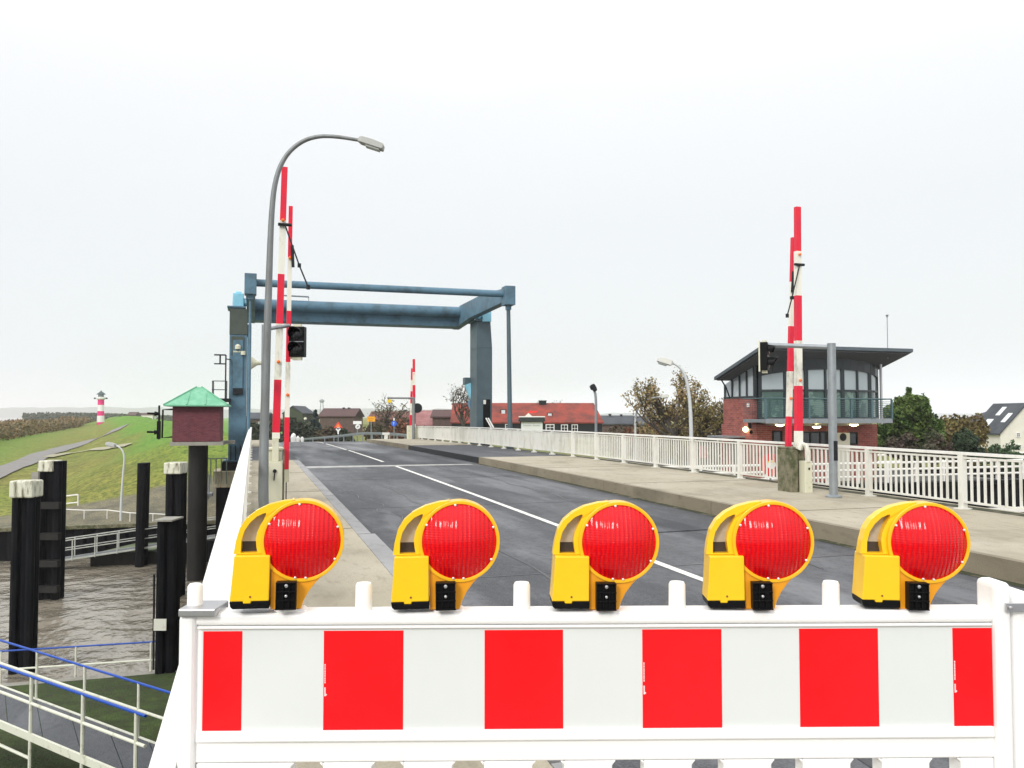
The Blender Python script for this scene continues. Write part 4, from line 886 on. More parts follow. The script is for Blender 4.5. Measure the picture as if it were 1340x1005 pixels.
# ------------------------------------------------------------ sloping gangway to the far pontoon
M_RAIL2 = mat('grey_white_rail', (.52, .54, .50), .5, var=(.25, .25, .2), vs=4, amt=.6)
def walkway(name, label, A, Bv, w, dh, m_rail, rr, nposts, mids, deckm, stringer=.2, cat='gangway', rails=(-1, 1)):
    t = thing(name, label, cat, A); A = Vector(A); Bv = Vector(Bv); d = (Bv-A); dn = Vector((d.x, d.y, 0)).normalized(); s = Vector((dn.y, -dn.x, 0))
    b = MB(); b.beam(A, Bv, w, .05); b.build('deck', deckm, t, world=True)
    for sg in (-1, 1):
        b = MB(); o = s*sg*(w/2+.04); b.beam(A+o-Vector((0, 0, stringer/2-.03)), Bv+o-Vector((0, 0, stringer/2-.03)), .06, stringer); b.build('stringer', m_rail, t, world=True)
    for sg in rails:
        o = s*sg*(w/2+.07)
        for i in range(nposts):
            q = A.lerp(Bv, i/(nposts-1))+o; b = MB(); b.tube([q-Vector((0, 0, stringer)), q+Vector((0, 0, dh))], rr*1.15, 6); b.build('post', m_rail, t, world=True)
        b = MB(); b.tube([A+o+Vector((0, 0, dh)), Bv+o+Vector((0, 0, dh))], rr, 8); b.build('handrail', m_rail, t, world=True, smooth=True)
        for f in mids:
            b = MB(); b.tube([A+o+Vector((0, 0, dh*f)), Bv+o+Vector((0, 0, dh*f))], rr*.85, 8); b.build('mid_rail', m_rail, t, world=True, smooth=True)
    return t
M_GRATE = mat('steel_grating', (.11, .12, .13), .6, .3, var=(.2, .21, .22), vs=1.2, amt=.6, bump=.5, bs=90)
walkway('gangway', 'white railed gangway sloping along the far canal bank among the piles', P(66, 734, 44), P(292, 700, 47), .8, 1.0, M_RAIL2, .03, 9, (.5,), M_GRATE, .08)
t = thing('pontoon', 'low dark steel landing stage in front of the far quay wall', 'pontoon', P(160, 735, 46))
a = G(118, 741, -6); c = G(205, 742, -6); b = MB(); b.prism([(a.x, a.y), (c.x+3.5, a.y-.5), (c.x+3.5, a.y+3), (a.x+1.5, a.y+3)], -7, -5.35, 'z'); b.build('hull', M_PILE2, t, world=True)
b = MB(); b.prism([(a.x+.4, a.y+.05), (c.x-.2, a.y-.15), (c.x-.2, a.y+2.9), (a.x+1.8, a.y+2.9)], -5.34, -5.28, 'z'); b.build('deck', mat('algae_deck', (.12, .16, .08), .8, var=(.2, .2, .14), vs=3), t, world=True)
b = MB(); b.b2((c.x+.3, a.y-.6, -7), (c.x+4.2, a.y+2, -4.9)); b.build('fender_wall', M_PILE, t, world=True, bevel=.03)
# low white railings on the far bank
def lowrail(label, pts, z0, h, m, n=None, r=.035, mids=()):
    t = thing('bank_railing', label, 'railing', pts[0]); 
    for i, q in enumerate(pts):
        b = MB(); b.tube([Vector(q), Vector(q)+Vector((0, 0, h))], r, 6); b.build('post', m, t, world=True)
    for f in (1,)+tuple(mids):
        b = MB(); b.tube([Vector(q)+Vector((0, 0, h*f)) for q in pts], r, 6); b.build('rail', m, t, world=True)
    return t
pts = []
for px in (79, 110, 140, 170, 200, 232): 
    q = GT(px, 679+ (px-79)*.05); q.z = T(q.x, q.y)-.02; pts.append(q)
lowrail('thin white railing along the sandy top of the far bank', pts, 0, .55, M_RAILTOP, r=.03)
q0, q1 = GT(80, 666), GT(102, 663); q0.z = T(q0.x, q0.y); q1.z = T(q1.x, q1.y)
lowrail('small white hoop barrier at the foot of the grass dike, behind the tied piles', [q0, q1], 0, .7, M_RAILTOP, r=.045, mids=(.3,))
pts = [Vector((x, 52.6, -4.2)) for x in (-27, -24.5, -22, -19.5)]
lowrail('white railing on the far quay edge at the left border of the photo', pts, 0, .9, M_RAILTOP, r=.03, mids=(.5,))
# ------------------------------------------------------------ near bank: gangway with blue handrails, water-side railing
M_BLUER = mat('blue_handrail', (.006, .065, .40), .35)
M_CRR = mat('cream_white_rail', (.70, .71, .60), .5, var=(.35, .33, .2), vs=5, amt=.6, lo=.55, hi=.7)
HT = EYE-5.02
def HP(px, py, z): return G(px, py, z)
b0, b1 = HP(-30, 828.5, HT), HP(237, 911, HT)          # back handrail
f0, f1 = HP(-30, 861, HT+.1), HP(190.5, 937, HT+.1)
f2 = f1+(f1-f0).normalized()*.9
t = thing('access_walkway', 'grey access walkway with blue topped railings crossing the mossy bank', 'walkway', (b0.x, b0.y, HT-1))
DZ = HT-1.0
dk0 = Vector((b0.x, b0.y, DZ)); dk1 = Vector((b1.x, b1.y, DZ)); fk0 = Vector((f0.x, f0.y, DZ)); fk1 = Vector((f2.x, f2.y, DZ))
ex = (dk1-dk0).normalized(); dk1 = dk1+ex*.4; fk1 = fk1+ex*1.3
nn = 6
for i in range(nn):
    a, c = i/nn, (i+1)/nn-.004
    vs = [dk0.lerp(dk1, a), dk0.lerp(dk1, c), fk0.lerp(fk1, c), fk0.lerp(fk1, a)]
    b = MB(); b.add([v+Vector((0, 0, .0)) for v in vs]+[v-Vector((0, 0, .04)) for v in vs], [(0, 1, 2, 3), (7, 6, 5, 4), (0, 4, 5, 1), (1, 5, 6, 2), (2, 6, 7, 3), (3, 7, 4, 0)])
    b.build('deck_plate', asphalt('walkway_plate', (.075, .08, .09), (.13, .135, .15)), t, world=True)
for (p0, p1, nm) in ((dk0, dk1, 'b'), (fk0, fk1, 'f')):
    b = MB(); b.beam(p0-Vector((0, 0, .02)), p1-Vector((0, 0, .02)), .05, .14 if nm == 'f' else .07); b.build('edge_beam', M_CRR, t, world=True)
def onrow(px, a, c):
    r = ray(px, 700); d = Vector((r.x, r.y)); u = Vector((c.x-a.x, c.y-a.y)); det = d.x*(-u.y)+u.x*d.y
    s = (d.x*(-a.y)+a.x*d.y)/(d.x*u.y-d.y*u.x) if abs(d.x*u.y-d.y*u.x) > 1e-9 else 0
    return a.lerp(c, s)
for px in (-12, 52, 114.5, 185, 236): 
    q = onrow(px, b0, b1); b = MB(); b.tube([Vector((q.x, q.y, DZ-.05)), Vector((q.x, q.y, HT))], .028, 8); b.build('post', M_CRR, t, world=True)
for px, top in ((-16, 0), (45.5, 0), (113, 0), (182.5, 0)):
    q = onrow(px, f0, f1); b = MB(); b.tube([Vector((q.x, q.y, DZ-.9)), Vector((q.x, q.y, HT+.1))], .034, 8); b.build('post', M_CRR, t, world=True)
b = MB(); b.tube([b0, b0.lerp(b1, 1.02)], .024, 10); b.build('blue_handrail', M_BLUER, t, world=True, smooth=True)
b = MB(); b.tube([f0, f1], .027, 10); b.build('blue_handrail', M_BLUER, t, world=True, smooth=True)
dz = Vector((0, 0, -.5))
b = MB(); b.tube([b0+dz, b1+dz], .028, 8); b.build('mid_rail', M_CRR, t, world=True, smooth=True)
b = MB(); b.tube([f0+dz, f1+dz*.98], .030, 8); b.build('mid_rail', M_CRR, t, world=True, smooth=True)
q0, q1 = Vector((f0.x, f0.y, DZ-.42)), onrow(45, f0, f1); q1 = Vector((q1.x, q1.y, DZ-.42))
b = MB(); b.tube([q0, q1], .03, 8); b.build('lower_rail', M_CRR, t, world=True, smooth=True)
# railing by the water
w0, w1 = HP(-20, 853.5, -4.95), HP(239, 837.5, -4.95)
t = thing('waterside_railing', 'blue topped white railing where the mossy bank meets the water', 'railing', (w0.x, w0.y, -6))
b = MB(); b.tube([w0, w1], .026, 8); b.build('blue_handrail', M_BLUER, t, world=True, smooth=True)
b = MB(); b.tube([w0-Vector((0, 0, .55)), w1-Vector((0, 0, .55))], .03, 8); b.build('mid_rail', M_CRR, t, world=True, smooth=True)
for px in (5, 102.5, 200, 236):
    q = onrow(px, w0, w1); b = MB(); b.tube([q-Vector((0, 0, 1.05)), q], .032, 8); b.build('post', M_CRR, t, world=True)

# ------------------------------------------------------------ lighthouse
D = 300; q = P(131.5, 558, D); q.z = T(q.x, q.y)-.2; t = thing('lighthouse', 'small red and white banded lighthouse on the far dike', 'lighthouse', q)
k = D/F; Z = lambda y: P(131, y, D).z-q.z
M_LR = mat('lighthouse_red', (.75, .015, .20), .5); M_LW = mat('lighthouse_white', (.8, .8, .78), .5)
b = MB(); ys = [559, 552.5, 544, 538, 530, 523]; 
for i in range(5):
    n0 = len(b.f); r0, r1 = (4.6-.16*i)*k, (4.45-.16*i)*k; b.lathe((0, 0, 0), [(r0, Z(ys[i])), (r1, Z(ys[i+1]))], 24); b.m += [i % 2]*(len(b.f)-n0)
b.build('tower', [M_LR, M_LW], t, smooth=True)
b = MB(); b.lathe((0, 0, 0), [(4.2*k, Z(523)), (5.6*k, Z(521.8)), (5.6*k, Z(520)), (4.2*k, Z(519.5))], 24); b.build('gallery', M_LW, t)
for sx in (-1, 1): b = MB(); b.box((sx*7*k, -.6, Z(521.3)), (2.1*k, 2*k, 1.8*k)); b.build('fog_horn', M_DARK, t)
b = MB(); b.lathe((0, 0, 0), [(3.6*k, Z(519.5)), (3.6*k, Z(516))], 16); b.build('lantern', mat('lantern_glass', (.2, .23, .24), .2), t)
b = MB(); b.lathe((0, 0, 0), [(5.6*k, Z(516.3)), (5.4*k, Z(515.6)), (1.6*k, Z(512.6)), (.9*k, Z(512)), (.3*k, Z(510.8))], 20); b.build('roof', mat('lantern_roof', (.06, .09, .10), .5), t, smooth=True)

# ------------------------------------------------------------ houses
def rooft(name, c1, c2, sc=2.2):
    m = mat(name, c1, .8); n, p = ns(m); K = n.nodes.new; Lk = n.links.new; g = K('ShaderNodeTexCoord')
    a = K('ShaderNodeTexNoise'); a.inputs['Scale'].default_value = .55; a.inputs['Detail'].default_value = 8; a.inputs['Roughness'].default_value = .75; Lk(g.outputs['Object'], a.inputs[0])
    r = K('ShaderNodeValToRGB'); r.color_ramp.elements[0].position = .4; r.color_ramp.elements[1].position = .62; Lk(a.outputs[0], r.inputs[0])
    x = K('ShaderNodeMix'); x.data_type = 'RGBA'; x.inputs[6].default_value = (*c1, 1); x.inputs[7].default_value = (*c2, 1); Lk(r.outputs[0], x.inputs[0])
    w = K('ShaderNodeTexWave'); w.bands_direction = 'Z'; w.inputs['Scale'].default_value = sc; w.inputs['Distortion'].default_value = .6; Lk(g.outputs['Object'], w.inputs[0])
    y = K('ShaderNodeMix'); y.data_type = 'RGBA'; y.blend_type = 'MULTIPLY'; y.inputs[0].default_value = .35; Lk(x.outputs[2], y.inputs[6]); Lk(w.outputs[0], y.inputs[7]); Lk(y.outputs[2], p.inputs['Base Color'])
    return m
M_RR = rooft('red_roof_tiles', (.36, .055, .034), (.15, .04, .03)); M_BR = rooft('brown_roof_tiles', (.12, .055, .05), (.075, .045, .045)); M_GR = rooft('slate_roof', (.05, .06, .075), (.09, .10, .115))
M_BW = brick('brown_brick', (.15, .09, .08), (.10, .06, .055), (.14, .12, .11)); M_WW = mat('white_render', (.74, .72, .64), .8, var=(.6, .58, .5), vs=1, amt=.5); M_WF = mat('white_window_frame', (.8, .8, .78), .4)
M_PANE = mat('dark_pane', (.03, .04, .05), .08, spec=.8)
def house(label, px0, px1, yr, ye, D, yg=None, dep=8, mr=M_RR, mw=M_BW, wins=(), hip0=0, hip1=0, chim=(), rz=-YAW, cat='house', gable=False, zg=-1.8, name='house', over=.3, group=None):
    """ridge along the view's left-right; pixel rows give ridge and eaves at distance D"""
    D2 = D+dep/2; a, c = P(px0, ye, D), P(px1, ye, D); ctr = (a+c)/2; W = (c-a).length; org = Vector((ctr.x, ctr.y, zg)); t = thing(name, label, cat, org, rz, group)
    ze = P(px0, ye, D).z-zg; zr = P(px0, yr, D2).z-zg
    b = MB()
    if gable: b.prism([(-W/2, 0), (W/2, 0), (W/2, ze), (0, zr-.12), (-W/2, ze)], 0, dep)
    else: b.b2((-W/2, 0, 0), (W/2, dep, ze)) if (hip0 or hip1) else b.prism([(0, 0), (dep, 0), (dep, ze), (dep/2, zr-.1), (0, ze)], -W/2, W/2, 'x')
    b.build('wall', mw, t)
    b = MB()
    if gable:
        for sg in (-1, 1): 
            p0, p1 = Vector((sg*(W/2+over), -over, ze-over*(zr-ze)/(W/2))), Vector((0, -over, zr)); 
            vs = [p0, p1, p1+Vector((0, dep+2*over, 0)), p0+Vector((0, dep+2*over, 0))]; b.add(vs+[v+Vector((0, 0, .2)) for v in vs], [(0, 1, 2, 3), (7, 6, 5, 4), (0, 4, 5, 1), (1, 5, 6, 2), (2, 6, 7, 3), (3, 7, 4, 0)])
    else:
        sl = (zr-ze)/(dep/2); e0 = ze-over*sl
        vs = [(-W/2-over, -over, e0), (W/2+over, -over, e0), (W/2+over, dep+over, e0), (-W/2-over, dep+over, e0), (-W/2-over+hip0, dep/2, zr), (W/2+over-hip1, dep/2, zr)]
        b.add([Vector(v) for v in vs]+[Vector(v)+Vector((0, 0, .18)) for v in vs], [(0, 1, 5, 4), (1, 2, 5), (2, 3, 4, 5), (3, 0, 4), (6, 7, 11, 10), (7, 8, 11), (8, 9, 10, 11), (9, 6, 10), (0, 1, 7, 6), (1, 2, 8, 7), (2, 3, 9, 8), (3, 0, 6, 9)])
    rf = b.build('roof', mr, t)
    k = D/F
    for (x0, x1, y0, y1) in wins:
        # window on the front wall if below the eaves, else in the roof slope
        u0, u1 = (x0-(px0+px1)/2)*k, (x1-(px0+px1)/2)*k; z0, z1 = P(x0, y1, D).z-zg, P(x0, y0, D).z-zg; f = -.06
        if z1 > ze+.05 and not gable:
            f = (z1-ze)/max(.01, (zr-ze))*dep/2*.55-.35
        b = MB(); w_ = max(.06, (u1-u0)*.1); b.ring([(u0, z0), (u1, z0), (u1, z1), (u0, z1)], [(u0+w_, z0+w_), (u1-w_, z0+w_), (u1-w_, z1-w_), (u0+w_, z1-w_)], f-.05, f+.15); b.b2(((u0+u1)/2-w_*.3, f-.03, z0+w_), ((u0+u1)/2+w_*.3, f+.02, z1-w_)); b.b2((u0+w_, f-.035, (z0+z1)/2-w_*.3), (u1-w_, f+.03, (z0+z1)/2+w_*.3))
        fr = b.build('window', M_WF, t); b = MB(); b.b2((u0+w_, f+.04, z0+w_), (u1-w_, f+.12, z1-w_)); b.build('pane', M_PANE, fr, root=t)
    for (x0, x1, y0, y1) in chim:
        u0, u1 = (x0-(px0+px1)/2)*D2/F, (x1-(px0+px1)/2)*D2/F; b = MB(); b.b2((u0, dep/2-.5, P(x0, y1, D2).z-zg-.5), (u1, dep/2+.4, P(x0, y0, D2).z-zg)); b.b2((u0-.06, dep/2-.56, P(x0, y0, D2).z-zg), (u1+.06, dep/2+.46, P(x0, y0, D2).z-zg+.1)); b.build('chimney', M_DARK, rf, root=t)
    return t
D = 112
t = house('long house with bright red tiled roof behind the right bridge tower', 591, 788, 529, 553, D, dep=9, mr=M_RR, mw=M_DARK, hip1=.9, chim=((706, 715.5, 525, 532),), wins=((661, 669, 555, 562.5), (714, 725.5, 555, 564), (734, 743, 555.5, 565), (748, 756, 555.5, 566)), over=.2)
def rwin(t, px, y0, y1, w, D, ctr, f):
    k = D/F; u = (px-ctr)*k; b = MB(); b.b2((u-w/2*k-.1, f-.12, P(px, y1, D).z+1.8-.1), (u+w/2*k+.1, f+.8, P(px, y0, D).z+1.8+.1)); fr = b.build('roof_window', M_DARK, t); b = MB(); b.b2((u-w/2*k, f-.18, P(px, y1, D).z+1.8), (u+w/2*k, f-.125, P(px, y0, D).z+1.8)); b.build('pane', mat('sky_pane', (.62, .68, .70), .1, spec=.9), fr, root=t)
rwin(t, 658.5, 536.5, 544, 5, D, 689.5, 2.0); rwin(t, 720, 541, 548.5, 5, D, 689.5, 1.5)
D = 104; t = thing('kiosk', 'flat roofed inn extension with a faint lettered white board, before the red roof', 'building', P(697, 566, D), -YAW); k = D/F; q = P(697, 566, D)
U = lambda px: (px-697)*k
Zz = lambda y: P(697, y, D).z-q.z
b = MB(); b.b2((U(681), 0, -3), (U(711.5), 3.5, Zz(551.5))); b.build('wall', M_DARK, t)
b = MB(); b.b2((U(682), -.12, Zz(568)), (U(710), -.01, Zz(552))); sg = b.build('sign_board', mat('pale_board', (.66, .70, .68), .5), t)
rd = RO(4); b = MB()
for (xa, xb) in ((685, 695), (697.5, 707)):
    x = xa
    while x < xb:
        h = 1.1+(1.6 if x in (xa,) else rd.random()*.7); b.beam((U(x), -.125, Zz(557.6)), (U(x+.25), -.125, Zz(557.6-h)), .035, .02); b.beam((U(x+.1), -.125, Zz(557.2-rd.random()*1.5)), (U(x+.85), -.125, Zz(557.4-rd.random())), .03, .02); x += .95
b.build('lettering', mat('grey_letters', (.30, .33, .33), .6), sg, root=t)
b = MB(); b.prism([(U(678), Zz(551.4)), (U(713.5), Zz(551.4)), (U(712.5), Zz(546)), (U(680), Zz(546))], -.5, 3.7); b.build('fascia', mat('dark_green_fascia', (.015, .025, .025), .5), t); b = MB(); b.b2((U(679), -.55, Zz(546)), (U(713), 3.7, Zz(544.6))); b.build('roof_edge', M_WF, t)
b = MB(); b.prism([(U(687), Zz(544.5)), (U(696), Zz(544.5)), (U(691.5), Zz(540.5))], -.3, .2); b.build('dormer_gable', M_WW, t)
b = MB(); b.prism([(U(691), Zz(540)), (U(702), Zz(539.8)), (U(704), Zz(537.6)), (U(697), Zz(538.2)), (U(694), Zz(537.2))], .4, .6); b.build('red_roof_sign', mat('red_roof_sign', (.85, .02, .02), .4), t)
house('brown roofed barn left of the red roofed house behind the far boom', 566, 592, 537.5, 546, 118, dep=7, mr=M_BR, mw=M_BW)
house('low pinkish roofed shed between the far boom and the brown barn', 545, 570, 538.5, 556, 121, dep=6, mr=rooft('pink_roof', (.42, .20, .20), (.3, .12, .12)), mw=M_WW)
house('reddish brown house behind the orange town sign and bare tree', 483, 545, 539.5, 549, 135, dep=8, mr=rooft('dull_red_roof', (.22, .07, .06), (.14, .07, .06)), mw=M_BW)
house('brown gabled farmhouse with two small chimneys left of the town sign', 418.5, 463, 535.5, 545, 150, dep=9, mr=M_BR, mw=M_BW, chim=((442.5, 444, 534, 536), (449.5, 450.8, 534, 536)))
house('ivy green gable end house at the left of the village', 370, 396, 532.5, 541.5, 150, dep=9, mr=M_GR, mw=mat('ivy_wall', (.05, .065, .04), .9, var=(.08, .07, .05), vs=1.5), gable=True, over=.1)
house('small dark roofed house between the ivy gable and the dark fir', 395, 408, 542.5, 548, 158, dep=6, mr=M_GR, mw=M_BW)
house('grey house glimpsed left of the tall lamp post', 322, 346, 541, 548, 160, dep=7, mr=M_GR, mw=M_BW, wins=((330, 333, 552, 556), (338, 341, 552, 556)))
house('tiny farmhouse on the horizon to the right of the lighthouse', 166, 177, 539.5, 543, 520, dep=8, mr=M_BR, mw=M_BW, zg=.0)
house('low long barn on the horizon just left of the green shed roof', 178, 200, 540.5, 543.2, 560, dep=10, mr=M_BR, mw=M_WW, zg=.0)
house('dark slate house right of the red roofed house', 789, 832, 545, 555, 130, dep=8, mr=M_GR, mw=M_BW, chim=((801, 803.5, 542.5, 546), (816, 818, 543, 546)))
house('grey roofed house left of the brown leaved tree', 838, 862, 546, 556, 128, dep=8, mr=M_GR, mw=M_BW)
# half-timbered cottage
t = house('white half timbered cottage seen left of the control building door', 946, 962, 551, 561, 70, dep=5, mr=M_BR, mw=M_WW, gable=True, wins=((951, 957, 562, 570),), zg=-1.8, over=.15)
# white house far right
t = house('white gabled house with dark slate roof at the right edge', 1309, 1376, 530, 566, 88, dep=5.6, mr=M_GR, mw=M_WW, gable=True, wins=((1329.5, 1334.5, 566, 572), (1318.5, 1323.5, 581.5, 588), (1331, 1336, 581.5, 588)), zg=-3.4, over=.25)
GH = t; GHe, GHr = P(0, 566, 88).z+3.4, P(0, 530, 90.8).z+3.4
house('slate roofed side wing left of the white gabled house', 1287, 1318, 567, 580, 97, dep=5, mr=M_GR, mw=M_WW, zg=-3.2, over=.3, wins=((1299, 1306, 581, 588),), cat='house wing')
t = house('dark slate hipped house with roof spike behind the white gable', 1288, 1376, 536, 560, 118, dep=12, mr=M_GR, mw=M_WW, hip0=5.5, zg=-3, over=.2)
hw_ = 33.5*88/F
for (s0, s1, y0, y1) in ((.30, .62, .5, 1.3), (.55, .85, 2.6, 3.4), (.12, .4, 3.0, 4.2)):
    b = MB(); vs = [Vector((-hw_+s_*hw_, y_, GHe+s_*(GHr-GHe)+.24)) for s_, y_ in ((s0, y0), (s1, y0), (s1, y1), (s0, y1))]
    b.add(vs+[v-Vector((0, 0, .1)) for v in vs], [(0, 1, 2, 3), (7, 6, 5, 4), (0, 4, 5, 1), (1, 5, 6, 2), (2, 6, 7, 3), (3, 7, 4, 0)]); b.build('skylight', mat('bright_glass', (.75, .78, .8), .15), GH)

# ------------------------------------------------------------ control building
ox, oy = 23.8, 36.0
t = thing('control_building', 'glazed brick bridge control building with tilted grey roof and balcony', 'building', (ox, oy, -1.3))
bx1 = 31.05; z2 = 1.62; zl = PL(975, 520, 37).z
def S(px, X):  # point on plane X = const -> Y
    r = ray(px, 500); return r.y/r.x*X
b = MB(); b.b2((ox, oy, -1.35), (bx1, 39.2, z2)); b.b2((ox, 36.35, z2), (ox+.3, 39.0, 2.95)); b.b2((ox+.3, 38.3, z2), (bx1, 39.0, 2.95)); b.build('brick_wall', M_BRK, t, world=True)
# roof slab, tilted: high toward the road
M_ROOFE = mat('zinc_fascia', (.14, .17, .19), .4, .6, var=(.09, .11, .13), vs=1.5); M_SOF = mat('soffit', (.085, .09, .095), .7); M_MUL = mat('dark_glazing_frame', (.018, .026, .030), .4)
rx0, rx1, ry0, ry1 = 22.9, 31.6, 34.0, 38.4
zr = lambda y: 5.42 - (y-34.0)*.305
b = MB(); th = .16
vs = [(rx0, ry0, zr(ry0)), (rx1, ry0, zr(ry0)), (rx1, ry1, zr(ry1)), (rx0, ry1, zr(ry1))]
b.add([Vector(v) for v in vs]+[Vector(v)-Vector((0, 0, th)) for v in vs], [(0, 1, 2, 3), (7, 6, 5, 4), (0, 4, 5, 1), (1, 5, 6, 2), (2, 6, 7, 3), (3, 7, 4, 0)]); rf = b.build('roof', M_ROOFE, t, world=True)
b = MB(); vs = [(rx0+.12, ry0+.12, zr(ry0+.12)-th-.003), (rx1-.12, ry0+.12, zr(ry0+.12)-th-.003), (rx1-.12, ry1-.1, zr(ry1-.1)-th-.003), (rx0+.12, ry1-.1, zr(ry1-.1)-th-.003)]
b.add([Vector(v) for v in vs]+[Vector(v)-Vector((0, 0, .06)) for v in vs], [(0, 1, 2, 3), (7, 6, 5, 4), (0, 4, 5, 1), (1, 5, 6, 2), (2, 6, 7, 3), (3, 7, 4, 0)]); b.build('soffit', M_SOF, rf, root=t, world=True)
b = MB(); q = PL(1161.5, 450, 34.6); b.tube([Vector((q.x, 34.6, zr(34.6)-.3)), Vector((q.x, 34.6, PL(1161, 414, 34.6).z))], .022, 6); b.lathe((q.x, 34.6, PL(1161, 414, 34.6).z), [(.02, -.06), (.07, .05), (.07, .08)], 8); b.build('antenna', M_GALV, rf, root=t, world=True)
# curved glass room
def arcp(n=14, bulge=1.1, x0=ox+.32, x1=bx1+.15, y=36.15):
    pts = []
    for i in range(n+1):
        u = i/n; pts.append((x0+(x1-x0)*u, y-bulge*(1-(2*u-1)**2)**.8 if 0 < i < n else y))
    return pts
ap = arcp(); zf_, zh = z2+.25, None
b = MB(); b.open = True; gl = M_GLASS
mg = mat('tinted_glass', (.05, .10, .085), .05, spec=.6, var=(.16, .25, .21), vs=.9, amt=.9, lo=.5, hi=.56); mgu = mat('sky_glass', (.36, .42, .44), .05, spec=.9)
zmid = 3.32
ltop = lambda y: zr(y)-th-.02
vs = []
for (x, y) in ap: vs += [Vector((x, y, zf_)), Vector((x, y, zmid)), Vector((x, y, ltop(y)-.55))]
b.add(vs, []); k = len(ap)
for i in range(k-1): b.f += [(i*3, i*3+3, i*3+4, i*3+1)]
b.build('lower_glazing', mg, t, world=True)
b = MB(); b.open = True; b.add(vs, []); 
for i in range(k-1): b.f += [(i*3+1, i*3+4, i*3+5, i*3+2)]
b.build('upper_glazing', mgu, t, world=True)
for nm, fz, ww, hh in (('head_rail', lambda y: ltop(y)-.27, .16, .55), ('glazing_bar', lambda y: zmid, .14, .09), ('sill_rail', lambda y: zf_+.05, .14, .12)):
    b = MB()
    for i in range(k-1): p0, p1 = ap[i], ap[i+1]; b.beam((p0[0], p0[1], fz(p0[1])), (p1[0], p1[1], fz(p1[1])), ww, hh)
    b.build(nm, M_MUL, t, world=True)
for i in range(0, k):
    if i % 2 and i not in (7,): continue
    x, y = ap[i]; b = MB(); w_ = .11 if i % 4 else .2; b.b2((x-w_/2, y-.07, zf_), (x+w_/2, y+.05, ltop(y)-.01)); b.build('mullion', M_MUL, t, world=True)
# inside: dim back wall, desk, a person-free room
b = MB(); b.b2((ox+.35, 37.6, z2+.26), (bx1, 37.8, 4.0)); b.b2((ox+1.2, 35.9, z2+.26), (bx1-1.5, 36.3, z2+1.0)); b.build('inner_wall', mat('interior', (.16, .2, .18), .8), t, world=True)
# left clerestory windows
b = MB(); b.b2((ox-.02, 36.1, 2.951), (ox+.12, 38.95, 3.05))
for y in (36.1, 36.75, 37.4, 38.1, 38.8): b.b2((ox-.02, y, 3.05), (ox+.12, y+.1, zr(y+.1)-th-.07))
b.build('side_window_frame', M_MUL, t, world=True)
b = MB(); b.add([Vector(v) for v in ((ox+.04, 36.15, 3.05), (ox+.04, 38.85, 3.05), (ox+.04, 38.85, zr(38.85)-th-.05), (ox+.04, 36.15, zr(36.15)-th-.05), (ox+.07, 36.15, 3.05), (ox+.07, 38.85, 3.05), (ox+.07, 38.85, zr(38.85)-th-.05), (ox+.07, 36.15, zr(36.15)-th-.05))], [(0, 1, 2, 3), (7, 6, 5, 4), (0, 4, 5, 1), (1, 5, 6, 2), (2, 6, 7, 3), (3, 7, 4, 0)]); b.build('side_window_pane', mat('side_glass', (.45, .5, .53), .06, spec=.9), t, world=True)
b = MB(); b.tube([(ox-.04, 38.3, 3.0), (ox-.3, 38.2, 3.5), (ox-.6, 38.2, zr(38.2)-.2)], .035, 6); b.build('downpipe', M_DARK, t, world=True)
b = MB(); b.tube([(bx1-.05, 35.6, z2), (bx1-.05, 35.6, zr(35.6)-.2)], .07, 10); b.build('steel_column', M_ALU, t, world=True)
# balcony
by0, bxl, bxr = 34.3, 23.2, 30.5; zb = PL(1050, 548.5, 34.5).z
b = MB(); b.b2((bxl, by0, zb-.16), (bxr, 36.2, zb)); b.b2((bxl-.02, by0-.03, zb-.20), (bxr+.02, by0-.001, zb+.03)); b.build('balcony_slab', M_GALV, t, world=True)
b = MB(); b.add([(bxl+.7, by0+.25, zb-.165), (bxr-.3, by0+.25, zb-.165), (bxr-.3, 36, zb-.165), (bxl+.7, 36, zb-.165), (bxl+1.4, 35.4, zb-.34), (bxr-1.6, 35.4, zb-.34), (bxr-1.6, 35.99, zb-.34), (bxl+1.4, 35.99, zb-.34)], [(0, 1, 2, 3), (7, 6, 5, 4), (0, 4, 5, 1), (1, 5, 6, 2), (2, 6, 7, 3), (3, 7, 4, 0)]); b.build('balcony_soffit', mat('cream_soffit', (.55, .53, .40), .7), t, world=True)
M_BAL = mat('balcony_steel', (.10, .17, .19), .45, .4)
zt_ = zb+1.0; segs = [((bxl, 36.2), (bxl, by0)), ((bxl, by0), (bxr, by0)), ((bxr, by0), (bxr, 36.4))]
b = MB()
for (p0, p1) in segs:
    b.tube([(*p0, zt_), (*p1, zt_)], .03, 8)
    for j in range(9): z = zb+.1+j*.095; b.tube([(*p0, z), (*p1, z)], .010, 5)
b.build('balcony_rails', M_BAL, t, world=True)
for x in [bxl+.0+i*(bxr-bxl)/6 for i in range(7)]: b = MB(); b.b2((x-.04, by0-.045, zb), (x+.04, by0+.04, zt_-.031)); b.build('balcony_post', M_BAL, t, world=True)
# lamps under the balcony (lit)
M_LIT = mat('lit_lamp', (1, .9, .6), .5, emit=(1, .86, .48, 9))
for i, px in enumerate((1020.5, 1068.5, 1117.5)):
    q = PL(px, 558, 34.9); b = MB(); b.lathe((q.x, 34.9, zb-.28+(-.1 if i == 1 else 0)), [(.05, .10), (.19, .06), (.20, -.02), (.1, -.07), (.02, -.08)], 18); lo_ = b.build('ceiling_lamp', M_LIT, t, world=True, smooth=True)
    b = MB(); b.lathe((q.x, 34.9, zb-.28+(-.1 if i == 1 else 0)), [(.205, .10), (.215, .04), (.205, .02)], 18); b.build('lamp_rim', M_WF, lo_, root=t, world=True)
